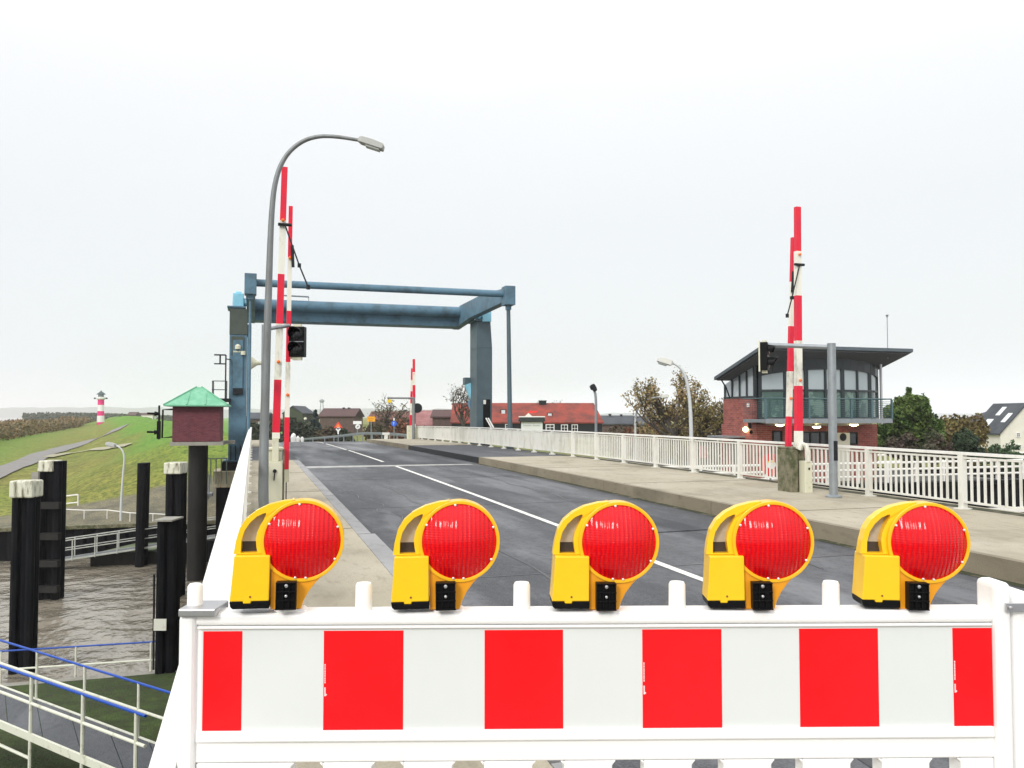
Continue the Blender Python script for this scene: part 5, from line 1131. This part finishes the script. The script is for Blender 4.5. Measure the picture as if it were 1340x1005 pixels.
# ground floor windows
for (x0, x1, y0, y1) in ((1010.5, 1023, 563.5, 580.5), (1047, 1086, 564.5, 584), (1109, 1121.5, 565.5, 582)):
    a, c = PL(x0, y1, 36), PL(x1, y0, 36); b = MB(); w_ = .07; b.ring([(a.x, a.z), (c.x, a.z), (c.x, c.z), (a.x, c.z)], [(a.x+w_, a.z+w_), (c.x-w_, a.z+w_), (c.x-w_, c.z-w_), (a.x+w_, c.z-w_)], 35.94, 36.05)
    if x1-x0 > 20: 
        for f in (.33, .66): xx = a.x+(c.x-a.x)*f; b.b2((xx-.04, 35.95, a.z+w_), (xx+.04, 36.0, c.z-w_))
    fr = b.build('window', M_DARK, t, world=True); b = MB(); b.b2((a.x+w_, 35.985, a.z+w_), (c.x-w_, 36.05, c.z-w_)); b.build('pane', M_PANE, fr, root=t, world=True)
q = PL(1104.5, 583, 35.6); b = MB(); b.b2((PL(1095, 0, 35.5).x, 35.5, -1.25), (PL(1112, 0, 35.5).x, 35.95, PL(0, 574, 35.5).z)); ac = b.build('air_conditioner', mat('ac_casing', (.55, .54, .46), .5), t, world=True, bevel=.02)
b = MB(); b.lathe((PL(1103, 0, 35.49).x, 35.49, PL(0, 581.5, 35.5).z), [(.20, .0), (.20, -.01), (.1, -.02)], 20, 'y'); b.build('fan', M_DARK, ac, root=t, world=True)
# side door, canopy, globe lamp on the left face
ys0, ys1 = S(960, ox), S(971, ox); b = MB(); b.b2((ox-.03, 37.3, -1.3), (ox+.05, 38.1, .82)); b.build('door', M_BLACK, t, world=True)
b = MB(); b.b2((ox-1.2, 36.95, .95), (ox-.001, 38.6, 1.03)); b.build('canopy', M_GALV, t, world=True)
q = PL(971.5, 562, 36.5); b = MB(); b.lathe((ox-.12, 36.75, PL(971.5, 562, 36.75).z), [(.03, -.13), (.11, -.08), (.13, 0), (.11, .08), (.03, .13)], 16); b.build('globe_lamp', M_LIT, t, world=True, smooth=True)
b = MB(); b.box((ox-.08, 36.45, PL(981, 557, 36.5).z), (.12, .1, .3)); b.lathe((ox-.12, 36.3, 1.25), [(.1, -.05), (.03, .1)], 10, 'y'); b.build('wall_fixture', M_DARK, t, world=True)
b = MB(); b.box((ox-.05, 36.6, PL(972, 530, 36.6).z), (.08, .12, .2)); b.build('wall_light', M_WF, t, world=True)

b = MB(); b.b2((13.7, 33.2, -1.5), (37.9, 52, -1.27)); b.b2((13.7, 52, -1.5), (37.9, 60.8, -1.29)); tag(b.build('quay_apron', asphalt('wet_quay', (.03, .032, .03), (.06, .06, .06))), kind='structure')
# quay furniture behind the right railing: white quay railings
def quay_railing(label, p0, p1, n, h=1.1, mids=(.35, .7), r=.05):
    t = thing('quay_railing', label, 'railing', p0, 0, 'white railings round the harbour quays'); p0, p1 = Vector(p0), Vector(p1)
    for i in range(n+1): q = p0.lerp(p1, i/n); b = MB(); b.b2((q.x-.05, q.y-.05, q.z), (q.x+.05, q.y+.05, q.z+h)); b.build('post', M_RAILTOP, t, world=True)
    for f in (1,)+mids: b = MB(); b.tube([p0+Vector((0, 0, h*f)), p1+Vector((0, 0, h*f))], r, 8); b.build('rail', M_RAILTOP, t, world=True)
quay_railing('white quay railing in front of the control building, seen through the bridge bars', (14, 33.1, -1.2), (37.5, 33.1, -1.2), 14, 1.0, (.36, .68), .055)
quay_railing('white quay railing above the far dark wall at the right edge', (39, 61.2, -2.6), (120, 61.2, -2.6), 30, 1.2, (.5,), .09)
for (xa, xb, zt_, lab) in ((20, 37, -2.6, 'upper'), (16, 37, -4.0, 'lower')):
    b = MB(); b.b2((xa, 32.35, zt_-.12), (xb, 32.6, zt_+.12)); tag(b.build('fender_beam', M_RAILTOP), f'{lab} pale fender beam on the quay wall below the control building', 'fender beam')
# white motor boat moored
def boat(label, q, L_, rz, cabin=True):
    t = thing('motor_boat', label, 'boat', q, rz, 'boats moored in the harbour'); b = MB(); secs = []
    for i in range(9):
        u = i/8; w_ = .28*L_*.5*(1-max(0, (u-.45)/.55)**2.2)*1.0+.02; x = (u-.5)*L_; sh = .95+.5*u**2
        secs.append([Vector((x, -w_, sh)), Vector((x, -w_*.8, .15)), Vector((x, 0, -.35+.5*max(0, u-.7))), Vector((x, w_*.8, .15)), Vector((x, w_, sh)), Vector((x, 0, sh+.06))])
    for s_ in secs: b.v += s_
    for i in range(8): b.f += [(i*6+j, i*6+(j+1) % 6, i*6+6+(j+1) % 6, i*6+6+j) for j in range(6)]
    b.f += [(5, 4, 3, 2, 1, 0), tuple(48+j for j in range(6))]; b.build('hull', mat('boat_white', (.78, .78, .76), .3), t, smooth=True)
    b = MB(); b.prism([(-L_*.3, 1.0), (L_*.22, 1.1), (L_*.12, 1.9), (-L_*.05, 2.15), (-L_*.28, 2.1)], -L_*.1, L_*.1); cb = b.build('cabin', mat('boat_white', (.78, .78, .76), .3), t, bevel=.06)
    b = MB(); b.b2((-L_*.22, -L_*.1-.02, 1.4), (L_*.09, -L_*.1-.001, 1.85)); b.b2((-L_*.22, L_*.1+.001, 1.4), (L_*.09, L_*.1+.02, 1.85)); b.build('cabin_window', M_PANE, cb, root=t)
    b = MB()
    for i in range(5): x = L_*(.1+i*.09); b.tube([(x, -.1*L_*(1-i*.18), 1.2), (x, -.1*L_*(1-i*.18), 1.9)], .02, 5)
    b.tube([(L_*.1, -.1*L_, 1.9), (L_*.46, -.03*L_, 2.0)], .02, 5); b.build('bow_rail', M_ALU, t)
    return t
boat('white motor boat moored by the quay, seen through the railing left of the boom', (17.5, 29.0, -6), 7.5, R(12))
boat('larger white motor boat behind the railing bars, right of the signal mast', (27.5, 29.5, -6), 9.0, R(176))
boat('white cabin boat moored along the far right quay wall', (52, 58.5, -6), 9.5, R(3))

# round navigation sign on the outside of the railing, small red sign
q = P(1009.5, 608, 20.8); t = thing('navigation_sign', 'round red and white waterway sign fixed outside the right railing', 'sign', q)
M_ = Matrix.Rotation(-R(60), 3, 'Z'); X_ = 12.36
Yc = S(1009.5, X_); zc = PL(1009.5, 608, Yc).z
M_ = Matrix.Rotation(-YAW-R(15), 3, 'Z'); X_ = 12.55; Yc = S(1008, X_); zc = PL(1008, 608, Yc).z
b = MB(); b.lathe((X_, Yc, zc), [(.28, -.012), (.28, .012)], 32, 'y', M_); pl = b.build('disc', mat('sign_red', (.75, .01, .02), .4), t, world=True)
b = MB(); b.lathe(Vector((X_, Yc, zc))+M_ @ Vector((0, -.017, 0)), [(.11, -.004), (.11, .004)], 24, 'y', M_); b.build('white_centre', mat('sign_white', (.85, .85, .8), .4), pl, root=t, world=True)
b = MB(); b.box(Vector((X_, Yc, zc))+M_ @ Vector((0, -.024, .07)), (.16, .004, .035), M_); b.build('yellow_bar', mat('sign_yellow', (.9, .6, .02), .4), pl, root=t, world=True)
b = MB(); b.b2((X_-.02, Yc+.03, zc-.9), (X_+.02, Yc+.06, zc+.2)); b.build('bracket', M_GALV, t, world=True)
q = PL(920, 592, S(920, 12.5)); t = thing('red_plate', 'small magenta red plate behind the railing bars below the lamp', 'sign', q); b = MB(); b.b2((q.x-.01, q.y-.14, q.z-.17), (q.x+.02, q.y+.14, q.z+.17)); b.build('plate', mat('magenta_plate', (.7, .01, .14), .4), t, world=True); b = MB(); b.b2((q.x-.02, q.y-.02, q.z-1.0), (q.x-.011, q.y+.02, q.z+.3)); b.build('stake', M_GALV, t, world=True)

# ------------------------------------------------------------ signs beyond the bridge
def post_sign(name, label, px, ytop, ybase, D, build, cat='road sign', group=None):
    zg = P(px, ybase, D).z; q = P(px, ybase, D); zg2 = min(zg, -.6)-.4; t = thing(name, label, cat, (q.x, q.y, zg2), -YAW, group); k = D/F
    b = MB(); b.tube([(0, .06, 0), (0, .06, P(px, ytop, D).z-zg2)], .05, 8); b.build('pole', M_GALV, t); build(t, k, lambda y: P(px, y, D).z-zg2); return t
def tri(t, k, Z):
    b = MB(); b.prism([(-6*k, Z(560)), (6*k, Z(560)), (0, Z(552))], -.03, .03); s = b.build('triangle', mat('warn_red', (.75, .05, .03), .4), t, bevel=.02)
    b = MB(); b.prism([(-3.2*k, Z(558.8)), (3.2*k, Z(558.8)), (0, Z(554.6))], -.04, -.031); b.build('orange_field', mat('warn_orange', (.8, .25, .05), .4), s, root=t)
    b = MB(); b.b2((-1.6*k, -.04, Z(559.8)), (2.0*k, -.031, Z(559.1))); b.build('white_bar', M_WF, s, root=t)
    b = MB(); b.prism([(-.9*k, Z(568)), (.9*k, Z(568)), (1*k, Z(564.5)), (3.6*k, Z(561.2)), (2*k, Z(560.6)), (0, Z(563)), (-2*k, Z(560.6)), (-3.6*k, Z(561.2)), (-1*k, Z(564.5))], -.03, .03); b.build('lower_plate', M_WF, t)
post_sign('warning_sign', 'red triangular warning sign with white Y shaped plate beyond the bridge end', 442.5, 555, 570, 80, tri)
def wsgn(t, k, Z):
    b = MB(); b.b2((-5.5*k, -.03, Z(555)), (5.5*k, .03, Z(551))); b.build('name_plate', M_WF, t)
    b = MB(); b.lathe((.6*k, 0, Z(558.3)), [(3.2*k, -.03), (3.2*k, .03)], 20, 'y'); d = b.build('disc', M_WF, t)
    b = MB(); b.beam((-.6*k, -.045, Z(559.5)), (1.8*k, -.045, Z(557)), .08, .02); b.box((.6*k, -.045, Z(558.3)), (1.4*k, .02, .9*k)); b.build('symbol', M_DARK, d, root=t)
post_sign('road_sign', 'white rectangular plate above a white round sign by the guard rail', 467.5, 551, 570, 82, wsgn)
def town(t, k, Z):
    b = MB(); b.b2((-5.3*k, -.03, Z(551.6)), (5.3*k, .03, Z(545))); s = b.build('board', mat('orange_yellow_board', (.85, .36, .01), .45), t)
    b = MB()
    for i in range(6): x = -3.4+i*1.2; h = 1.6 if i in (0, 3) else 1.1; b.beam((x*k, -.035, Z(548.4)), ((x+.1)*k, -.035, Z(548.4-h)), .03, .01); b.beam(((x)*k, -.035, Z(548.4-h*.6)), ((x+.7)*k, -.035, Z(548.4-h*.5)), .03, .01)
    b.b2((-2.4*k, -.035, Z(550.3)), (2.0*k, -.031, Z(549.9))); b.build('lettering', mat('brown_lettering', (.25, .06, .01), .5), s, root=t)
post_sign('town_sign', 'orange yellow town name board before the reddish brown house', 485.5, 546, 566, 88, town)
def blue(t, k, Z):
    b = MB(); b.lathe((0, 0, Z(554.3)), [(3.6*k, -.03), (3.6*k, .03)], 20, 'y'); d = b.build('disc', mat('sign_blue', (.01, .12, .75), .4), t)
    b = MB(); b.beam((-1.2*k, -.04, Z(552.5)), (0, -.04, Z(556.5)), .07, .02); b.b2((-.4*k, -.045, Z(554)), (.4*k, -.031, Z(552.3))); b.build('arrow', M_WF, d, root=t)
    b = MB(); b.b2((-.9*k, -.03, Z(550.3)), (.9*k, .03, Z(547))); b.build('marker_plate', M_WF, t)
post_sign('blue_sign', 'round blue sign left of the far boom beyond the bridge end', 515.5, 547.5, 568, 90, blue)
# guard rail beyond the bridge
t = thing('guard_rail', 'grey steel guard rail curving off beyond the bridge end', 'guard rail', P(500, 570, 78))
pts = [P(*a) for a in ((395, 574.5, 95), (425, 572, 88), (450, 569.5, 83), (475, 566.5, 80), (500, 566.8, 77), (520, 568, 74), (541, 570, 70))]
b = MB()
for a, c in zip(pts, pts[1:]): b.beam(a, c, .06, .16); b.beam(a-Vector((0, 0, .14)), c-Vector((0, 0, .14)), .03, .05)
b.build('rail', M_GALV, t, world=True)
for i, (a, c) in enumerate(zip(pts, pts[1:])):
    for f in (0, .5): q = a.lerp(c, f); b = MB(); b.b2((q.x-.05, q.y+.04, q.z-1.2), (q.x+.05, q.y+.14, q.z)); b.build('post', M_GALV, t, world=True)
q = P(505, 577, 68); t = thing('marker_post', 'white T shaped concrete marker on the grass by the guard rail', 'marker', q); b = MB(); b.b2((-.14, -.1, -.5), (.14, .1, 5*.1)); b.b2((-.28, -.12, .5), (.28, .12, .68)); b.build('stone', M_RAILTOP, t)
for i, (px, y0, y1, lab) in enumerate(((384, 566, 574.5, 'largest of three pale boulders'), (390, 569.5, 574.5, 'narrow pale boulder, middle one'), (395.5, 570, 574, 'smallest pale boulder, at the right'))):
    q = P(px, 575.5, 90); k = 90/F; b = MB(); h = (y1-y0)*k; pr = [(.02, -.5), (h*.42, -.45), (h*.45, h*.4), (h*.36, h*.8), (h*.12, h*1.02)]; b.lathe((0, 0, 0), pr, 9)
    for v in b.v: v.x += noise.noise(v*2)*.2; v.y += noise.noise(v*2+Vector((5, 5, 5)))*.2
    o = b.build('boulder', mat('pale_stone', (.7, .7, .68), .8), smooth=True); o.location = q; tag(o, lab+' at the road edge beyond the bridge', 'boulder', 'pale boulders')
# faint pylon
D = 900; q = P(421, 550, D); t = thing('transmission_mast', 'faint tall mast fading on the horizon above the brown farmhouse', 'mast', (q.x, q.y, -2)); b = MB(); zt_ = P(421, 522, D).z+2
for sx, sy in ((-1, -1), (1, -1), (1, 1), (-1, 1)): b.tube([(sx*2.4, sy*2.4, 0), (sx*.8, sy*.8, zt_)], .35, 5)
b.build('lattice', M_GALV, t); b = MB(); b.lathe((0, 0, zt_-4), [(1.5, 0), (2.6, 1), (2.6, 2.5), (1.2, 3.5)], 12); b.build('dish_ring', M_GALV, t)

# ------------------------------------------------------------ trees and shrubs
def leafmat(name, c1, c2, sc=.9):
    m = mat(name, c1, .75); n, p = ns(m); K = n.nodes.new; Lk = n.links.new; g = K('ShaderNodeNewGeometry')
    a = K('ShaderNodeTexNoise'); a.inputs['Scale'].default_value = sc; a.inputs['Detail'].default_value = 4; Lk(g.outputs['Position'], a.inputs[0])
    r = K('ShaderNodeMapRange'); r.inputs['From Min'].default_value = .38; r.inputs['From Max'].default_value = .64; Lk(a.outputs[0], r.inputs[0])
    x = K('ShaderNodeMix'); x.data_type = 'RGBA'; x.inputs[6].default_value = (*c1, 1); x.inputs[7].default_value = (*c2, 1); Lk(r.outputs[0], x.inputs[0])
    pi = K('ShaderNodeHueSaturation'); q = K('ShaderNodeMapRange'); q.inputs['To Min'].default_value = .6; q.inputs['To Max'].default_value = 1.45; Lk(g.outputs['Random Per Island'], q.inputs[0]); Lk(q.outputs[0], pi.inputs['Value']); Lk(x.outputs[2], pi.inputs['Color']); Lk(pi.outputs[0], p.inputs['Base Color'])
    p.inputs['Specular IOR Level'].default_value = .25
    return m
def leaf(b, c, s, rd, flat=.0):
    a = Vector((rd.gauss(0, 1), rd.gauss(0, 1), rd.gauss(0, 1)+flat)).normalized(); u = a.orthogonal().normalized(); v = a.cross(u); th = rd.random()*6.28; u, v = u*math.cos(th)+v*math.sin(th), v*math.cos(th)-u*math.sin(th)
    n = len(b.v); e = rd.uniform(.45, .8); b.v += [c-u*s, c+v*s*e, c+u*s, c-v*s*e]; b.f.append((n, n+1, n+2, n+3))
M_BARK = mat('bark', (.055, .045, .038), .9, var=(.11, .10, .085), vs=4, bump=.4, bs=12)
def branch_tree(label, base, H, spread, seed, leafm, nleaf, lsize, trunk=.25, levels=4, group='trees round the village', name='broadleaf_tree', up=.55):
    rd = RO(seed); t = thing(name, label, 'tree', base, 0, group); tips = []; wood = MB(); tr = MB()
    def grow(p, d, L_, r, lv):
        pts = [p]; q = p; k = 3 if lv else 4
        for i in range(k):
            d = (d+Vector((rd.gauss(0, .16), rd.gauss(0, .16), rd.gauss(.05, .1)))).normalized(); q = q+d*L_/k; pts.append(q)
        (tr if lv == 0 else wood).tube(pts, [r*(1-.45*i/k) for i in range(k+1)], 7 if lv < 2 else 4, lv == 0)
        if lv >= levels: tips.extend(pts[1:]); return
        if lv >= levels-1: tips.extend(pts[2:])
        n = rd.randint(3, 4) if lv else rd.randint(5, 7)
        for j in range(n):
            a = rd.uniform(0, 6.28); tilt = rd.uniform(.45, 1.05) if j else .15
            u = d.orthogonal().normalized(); v = d.cross(u); nd = (d*math.cos(tilt)+(u*math.cos(a)+v*math.sin(a))*math.sin(tilt)); nd = Vector((nd.x*spread, nd.y*spread, nd.z+.12)).normalized()
            s = pts[-1] if j == 0 else pts[-1-rd.randint(0, 1 if lv == 0 else 2)]
            grow(s, nd, L_*rd.uniform(.6, .82), r*.55*rd.uniform(.8, 1.1), lv+1)
    grow(Vector((0, 0, -.3)), Vector((0, 0, 1)), H*.28, trunk, 0)
    mz = max(q.z for q in tips); f = (H-lsize)/mz
    for q in wood.v+tr.v: q *= f
    tr.build('trunk', M_BARK, t, smooth=True); wood.build('limbs', M_BARK, t)
    b = MB(); b.open = True
    for i in range(nleaf):
        c = rd.choice(tips)*f; leaf(b, c+Vector((rd.gauss(0, lsize*1.8), rd.gauss(0, lsize*1.8), rd.gauss(0, lsize*1.6))), lsize*rd.uniform(.5, 1.3), rd)
    if nleaf: b.build('crown', leafm, t)
    return t
def lobed(label, base, lobes, seed, leafm, n, ls, name='shrub', cat='shrub', trunk=None, group='trees round the village', kind=None):
    """lobes: (dx, dy, z, rx, ry, rz); leaves spread through the lobes, denser at the skin, ragged"""
    rd = RO(seed); t = thing(name, label, cat, base, 0, group); b = MB(); b.open = True; tot = sum(l[3]*l[5] for l in lobes)
    core = MB()
    for (dx, dy, z, rx, ry, rz_) in lobes:
        m = int(n*rx*rz_/tot)
        for _ in range(m):
            v = Vector((rd.gauss(0, 1), rd.gauss(0, 1), rd.gauss(0, 1))).normalized(); rr = rd.uniform(.55, 1.0)**.6
            q = Vector((v.x*rx*rr+dx, v.y*ry*rr+dy, v.z*rz_*rr+z)); nn_ = noise.noise(Vector((q.x*.95+seed, q.y*.95, q.z*.95)))+.4*noise.noise(Vector((q.x*2.6+seed, q.y*2.6, q.z*2.6)))
            if nn_ < -.17 and rr > .72: continue
            q += v*nn_*.95*min(rx, 1.3); q.z = max(q.z, .03); leaf(b, q, ls*rd.uniform(.5, 1.4), rd)
        c0 = len(core.v)
        core.lathe((dx, dy, z), [(.05*rx, -.62*rz_), (.45*rx, -.45*rz_), (.62*rx, 0), (.45*rx, .45*rz_), (.05*rx, .62*rz_)], 10)
    b.build('crown', leafm, t); 
    if trunk:
        c = MB(); top = max(l[2] for l in lobes); c.tube([(0, 0, -.2), (.05, 0, top*.5), (0, .05, top*.9)], [trunk, trunk*.7, trunk*.3], 8); 
        for (dx, dy, z, rx, ry, rz_) in lobes: c.tube([(0, 0, top*.3), (dx*.6, dy*.6, z*.8), (dx, dy, z+rz_*.3)], [trunk*.5, trunk*.3, trunk*.12], 5)
        c.build('trunk', M_BARK, t)
    return t
M_LBR = leafmat('brown_leaves', (.32, .23, .11), (.19, .165, .07)); M_LOL = leafmat('olive_leaves', (.17, .145, .05), (.12, .085, .04)); M_LGR = leafmat('green_leaves', (.05, .095, .022), (.12, .17, .045)); M_LDG = leafmat('dark_green_leaves', (.022, .045, .025), (.05, .075, .04)); M_LRB = leafmat('reddish_twigs', (.10, .07, .05), (.075, .07, .035)); M_LFG = leafmat('far_hedge_leaves', (.04, .055, .035), (.07, .075, .05)); M_LSC = leafmat('scrub_leaves', (.24, .16, .08), (.13, .12, .07), .25); M_LRD = leafmat('russet_leaves', (.20, .075, .05), (.12, .07, .035))
D = 62; q = P(903, 600, D); q.z = -1.7
branch_tree('wide brown leaved tree thinning in autumn, left of the control building', q, P(0, 485, D).z+1.7, 1.05, 12, M_LBR, 5200, .11, .3, 4)
q = P(935, 600, 58); q.z = -1.7
branch_tree('smaller olive brown tree crowding the control building on its left', q, P(0, 517, 58).z+1.7, 1.1, 31, M_LOL, 4200, .10, .2, 4)
for (px, yt, D, sd, m_, lab, w_) in ((880, 556, 66, 2, M_LBR, 'low brown hedge shrub under the brown leaved tree', 3), (850, 560, 70, 5, M_LRD, 'russet shrub left of the brown leaved tree', 2.2), (925, 550, 63, 6, M_LOL, 'olive shrub right of the brown tree trunk', 2.6), (815, 562, 72, 9, M_LRB, 'brown shrub before the dark slate house', 2.0)):
    q = P(px, 600, D); q.z = -1.8; H_ = P(px, yt, D).z+1.8; lobed(lab, q, [(-w_*.5, 0, H_*.5, w_*.6, 1.2, H_*.5), (w_*.45, .4, H_*.45, w_*.6, 1.3, H_*.45), (0, -.3, H_*.55, w_*.55, 1.1, H_*.45)], sd, m_, 3800, .12)
# evergreen group right of the control building
D = 56; k = D/F; q = P(1188, 620, D); q.z = -2.2
def lz(y): return P(1188, y, D).z+2.2
def ob(px): return (px-1188)*k
c, s = math.cos(-YAW), math.sin(-YAW)
def LB(px, y, rx, rz_, dy=0): u = ob(px); return (u*c-dy*s, u*s+dy*c, lz(y), rx*k, rx*k*.9, rz_*k)
lobed('tall ragged dark green tree with a top shoot right of the control building', q, [LB(1192, 545, 24, 22), LB(1182, 527, 8, 9), LB(1190, 519, 3.2, 8), LB(1209, 536, 10, 12), LB(1212, 526, 4, 5), LB(1172, 545, 13, 15), LB(1222, 552, 12, 13), LB(1178, 570, 26, 22, 1.0), LB(1212, 572, 24, 18), LB(1162, 560, 8, 14), LB(1201, 531, 9, 8), LB(1191, 514, 2.2, 5), LB(1191, 510, 2.6, 2.4)], 8, M_LGR, 20000, .115, 'evergreen_tree', 'tree', .3)
D = 60; k = D/F; q = P(1262, 625, D); q.z = -2.6
def lz(y): return P(1188, y, D).z+2.6
def ob(px): return (px-1262)*k
lobed('round olive brown tree left of the white gabled house', q, [LB(1256, 562, 22, 17), LB(1280, 568, 13, 14), LB(1240, 570, 14, 14), LB(1262, 590, 26, 18)], 18, M_LOL, 9500, .115, 'round_tree', 'tree', .25)
D = 57; k = D/F; q = P(1268, 625, D); q.z = -2.6
def ob(px): return (px-1268)*k
lobed('dark rounded green bush in front of the olive brown tree', q, [LB(1266, 580, 14, 14), LB(1275, 590, 12, 10), LB(1255, 592, 12, 12)], 19, M_LDG, 5200, .12)
D = 54; k = D/F; q = P(1210, 625, D); q.z = -2.4
def ob(px): return (px-1210)*k
lobed('reddish brown shrub mass below the ragged green tree', q, [LB(1195, 590, 24, 16), LB(1225, 588, 20, 16), LB(1172, 592, 12, 14)], 23, leafmat('dusky_shrub', (.085, .06, .05), (.06, .07, .035)), 6200, .11)
D = 72; k = D/F; q = P(1315, 625, D); q.z = -3.4
def lz(y): return P(1188, y, D).z+3.4
def ob(px): return (px-1315)*k
lobed('clipped green hedge under the white gabled house', q, [LB(1288, 598, 14, 10), LB(1308, 597, 15, 13), LB(1328, 596, 16, 13), LB(1352, 596, 16, 13), LB(1376, 596, 14, 13)], 29, leafmat('hedge_leaves', (.045, .085, .035), (.075, .12, .06)), 9000, .13, 'hedge', 'hedge')
# village greenery on the left
D = 108; k = D/F
def vg(label, px, yt, w_, seed, m_, n, dz=0, D=108, ls=.22, shape=None):
    q = P(px, 580, D); q.z = -1.9; H_ = P(px, yt, D).z+1.9; w_ = w_*D/F
    lb = shape or [(-w_*.5, 0, H_*.45, w_*.55, 1.6, H_*.48), (w_*.5, .5, H_*.42, w_*.55, 1.6, H_*.45), (0, 0, H_*.55, w_*.5, 1.5, H_*.46)]
    lobed(label, q, lb, seed, m_, n, ls)
vg('dark green shrub by the road end, just right of the left booms', 386, 546, 14, 41, M_LFG, 2600)
vg('dull green shrub behind the pale boulders', 405, 556, 12, 42, M_LFG, 2200)
vg('dull brown green shrub before the brown farmhouse', 428, 560, 14, 43, M_LRB, 2200)
vg('low shrub under the triangular sign', 450, 561, 12, 44, M_LFG, 1800)
vg('brown hedge before the reddish house, left half', 492, 553, 13, 45, M_LRB, 2500, D=112)
vg('brown hedge before the reddish house, right half', 522, 551, 15, 46, M_LRD, 2800, D=112)
vg('pinkish brown shrub right of the far booms', 556, 557, 9, 47, M_LRD, 1500, D=112)
vg('dull green shrub at the far left end of the bridge', 362, 547, 10, 49, M_LFG, 1800, D=115)
vg('dull shrub behind the tall lamp post foot', 335, 553, 12, 50, M_LFG, 1800, D=118)
q = P(412, 580, 120); q.z = -1.9; H_ = P(0, 538, 120).z+1.9
lobed('dark blue green fir left of the brown farmhouse', q, [(0, 0, H_*.25, 1.1, 1.1, H_*.25), (0, 0, H_*.5, .85, .85, H_*.25), (0, 0, H_*.72, .55, .55, H_*.2), (0, 0, H_*.9, .25, .25, H_*.12)], 48, leafmat('fir_needles', (.02, .04, .04), (.035, .055, .05)), 2600, .17, 'fir_tree', 'tree', .2)
q = P(503, 580, 120); q.z = -1.8; branch_tree('bare round crowned tree behind the yellow signal disc', q, P(0, 513, 120).z+1.8, 1.3, 77, leafmat('few_leaves', (.10, .10, .05), (.14, .11, .05)), 600, .15, .35, 4)
q = P(604, 580, 100); q.z = -1.8; branch_tree('thin bare young tree left of the right bridge tower', q, P(0, 500, 100).z+1.8, .6, 79, M_LRB, 500, .13, .14, 3, up=.9)
q = P(730, 580, 150); q.z = -1.8; branch_tree('bare treetop peeping over the red roof', q, P(0, 522, 150).z+1.8, 1.3, 81, M_LRB, 300, .12, .3, 4)
# scrub belt along the river
def scrub():
    rd = RO(99); b = MB(); b.open = True; A_ = Vector((-39, 148, 0)); B_ = Vector((-64, 375, 0)); A_ = A_-(B_-A_)*.12; dn = (B_-A_).normalized(); s_ = Vector((-dn.y, dn.x, 0))
    for i in range(34000):
        u = rd.random()**1.35; q = A_.lerp(B_, u*1.06)+s_*rd.uniform(-1.5, 9); hh = 3.0+1.5*noise.noise(Vector((q.x*.05, q.y*.035, 0)))+.8*noise.noise(Vector((q.x*.3, q.y*.3, 2)))-.5*u
        z = rd.random()**.7*hh; q.z = T(q.x, q.y)*0 + (-2.35+u*.9)+z; leaf(b, q, rd.uniform(.12, .32)*(1+u*.7), rd)
    o = b.build('riverside_scrub', M_LSC); tag(o, 'brown leafless scrub belt between the river and the grass foreland', 'scrub', kind='stuff')
    b = MB(); b.open = True
    for i in range(9000):
        q = P(rd.uniform(30, 250), 545, rd.uniform(560, 760)); q.z = -3+rd.random()**.6*(6.0+3.5*noise.noise(Vector((q.x*.012, 3, 0)))); leaf(b, q, rd.uniform(.5, 1.4), rd)
    o = b.build('distant_wood', M_LFG); tag(o, 'hazy far wood along the river beyond the lighthouse', 'wood', kind='stuff')
scrub()
# ------------------------------------------------------------ haze
b = MB(); b.b2((-7000, -600, -11), (4000, 7200, 125))
m = bpy.data.materials.new('haze_air'); m.use_nodes = True; n = m.node_tree; n.nodes.remove(n.nodes['Principled BSDF'])
pv = n.nodes.new('ShaderNodeVolumePrincipled'); pv.inputs['Color'].default_value = (.98, .99, 1, 1); pv.inputs['Density'].default_value = .00024; n.links.new(pv.outputs[0], n.nodes['Material Output'].inputs['Volume'])
hz = b.build('haze', m); hz['kind'] = 'stuff'
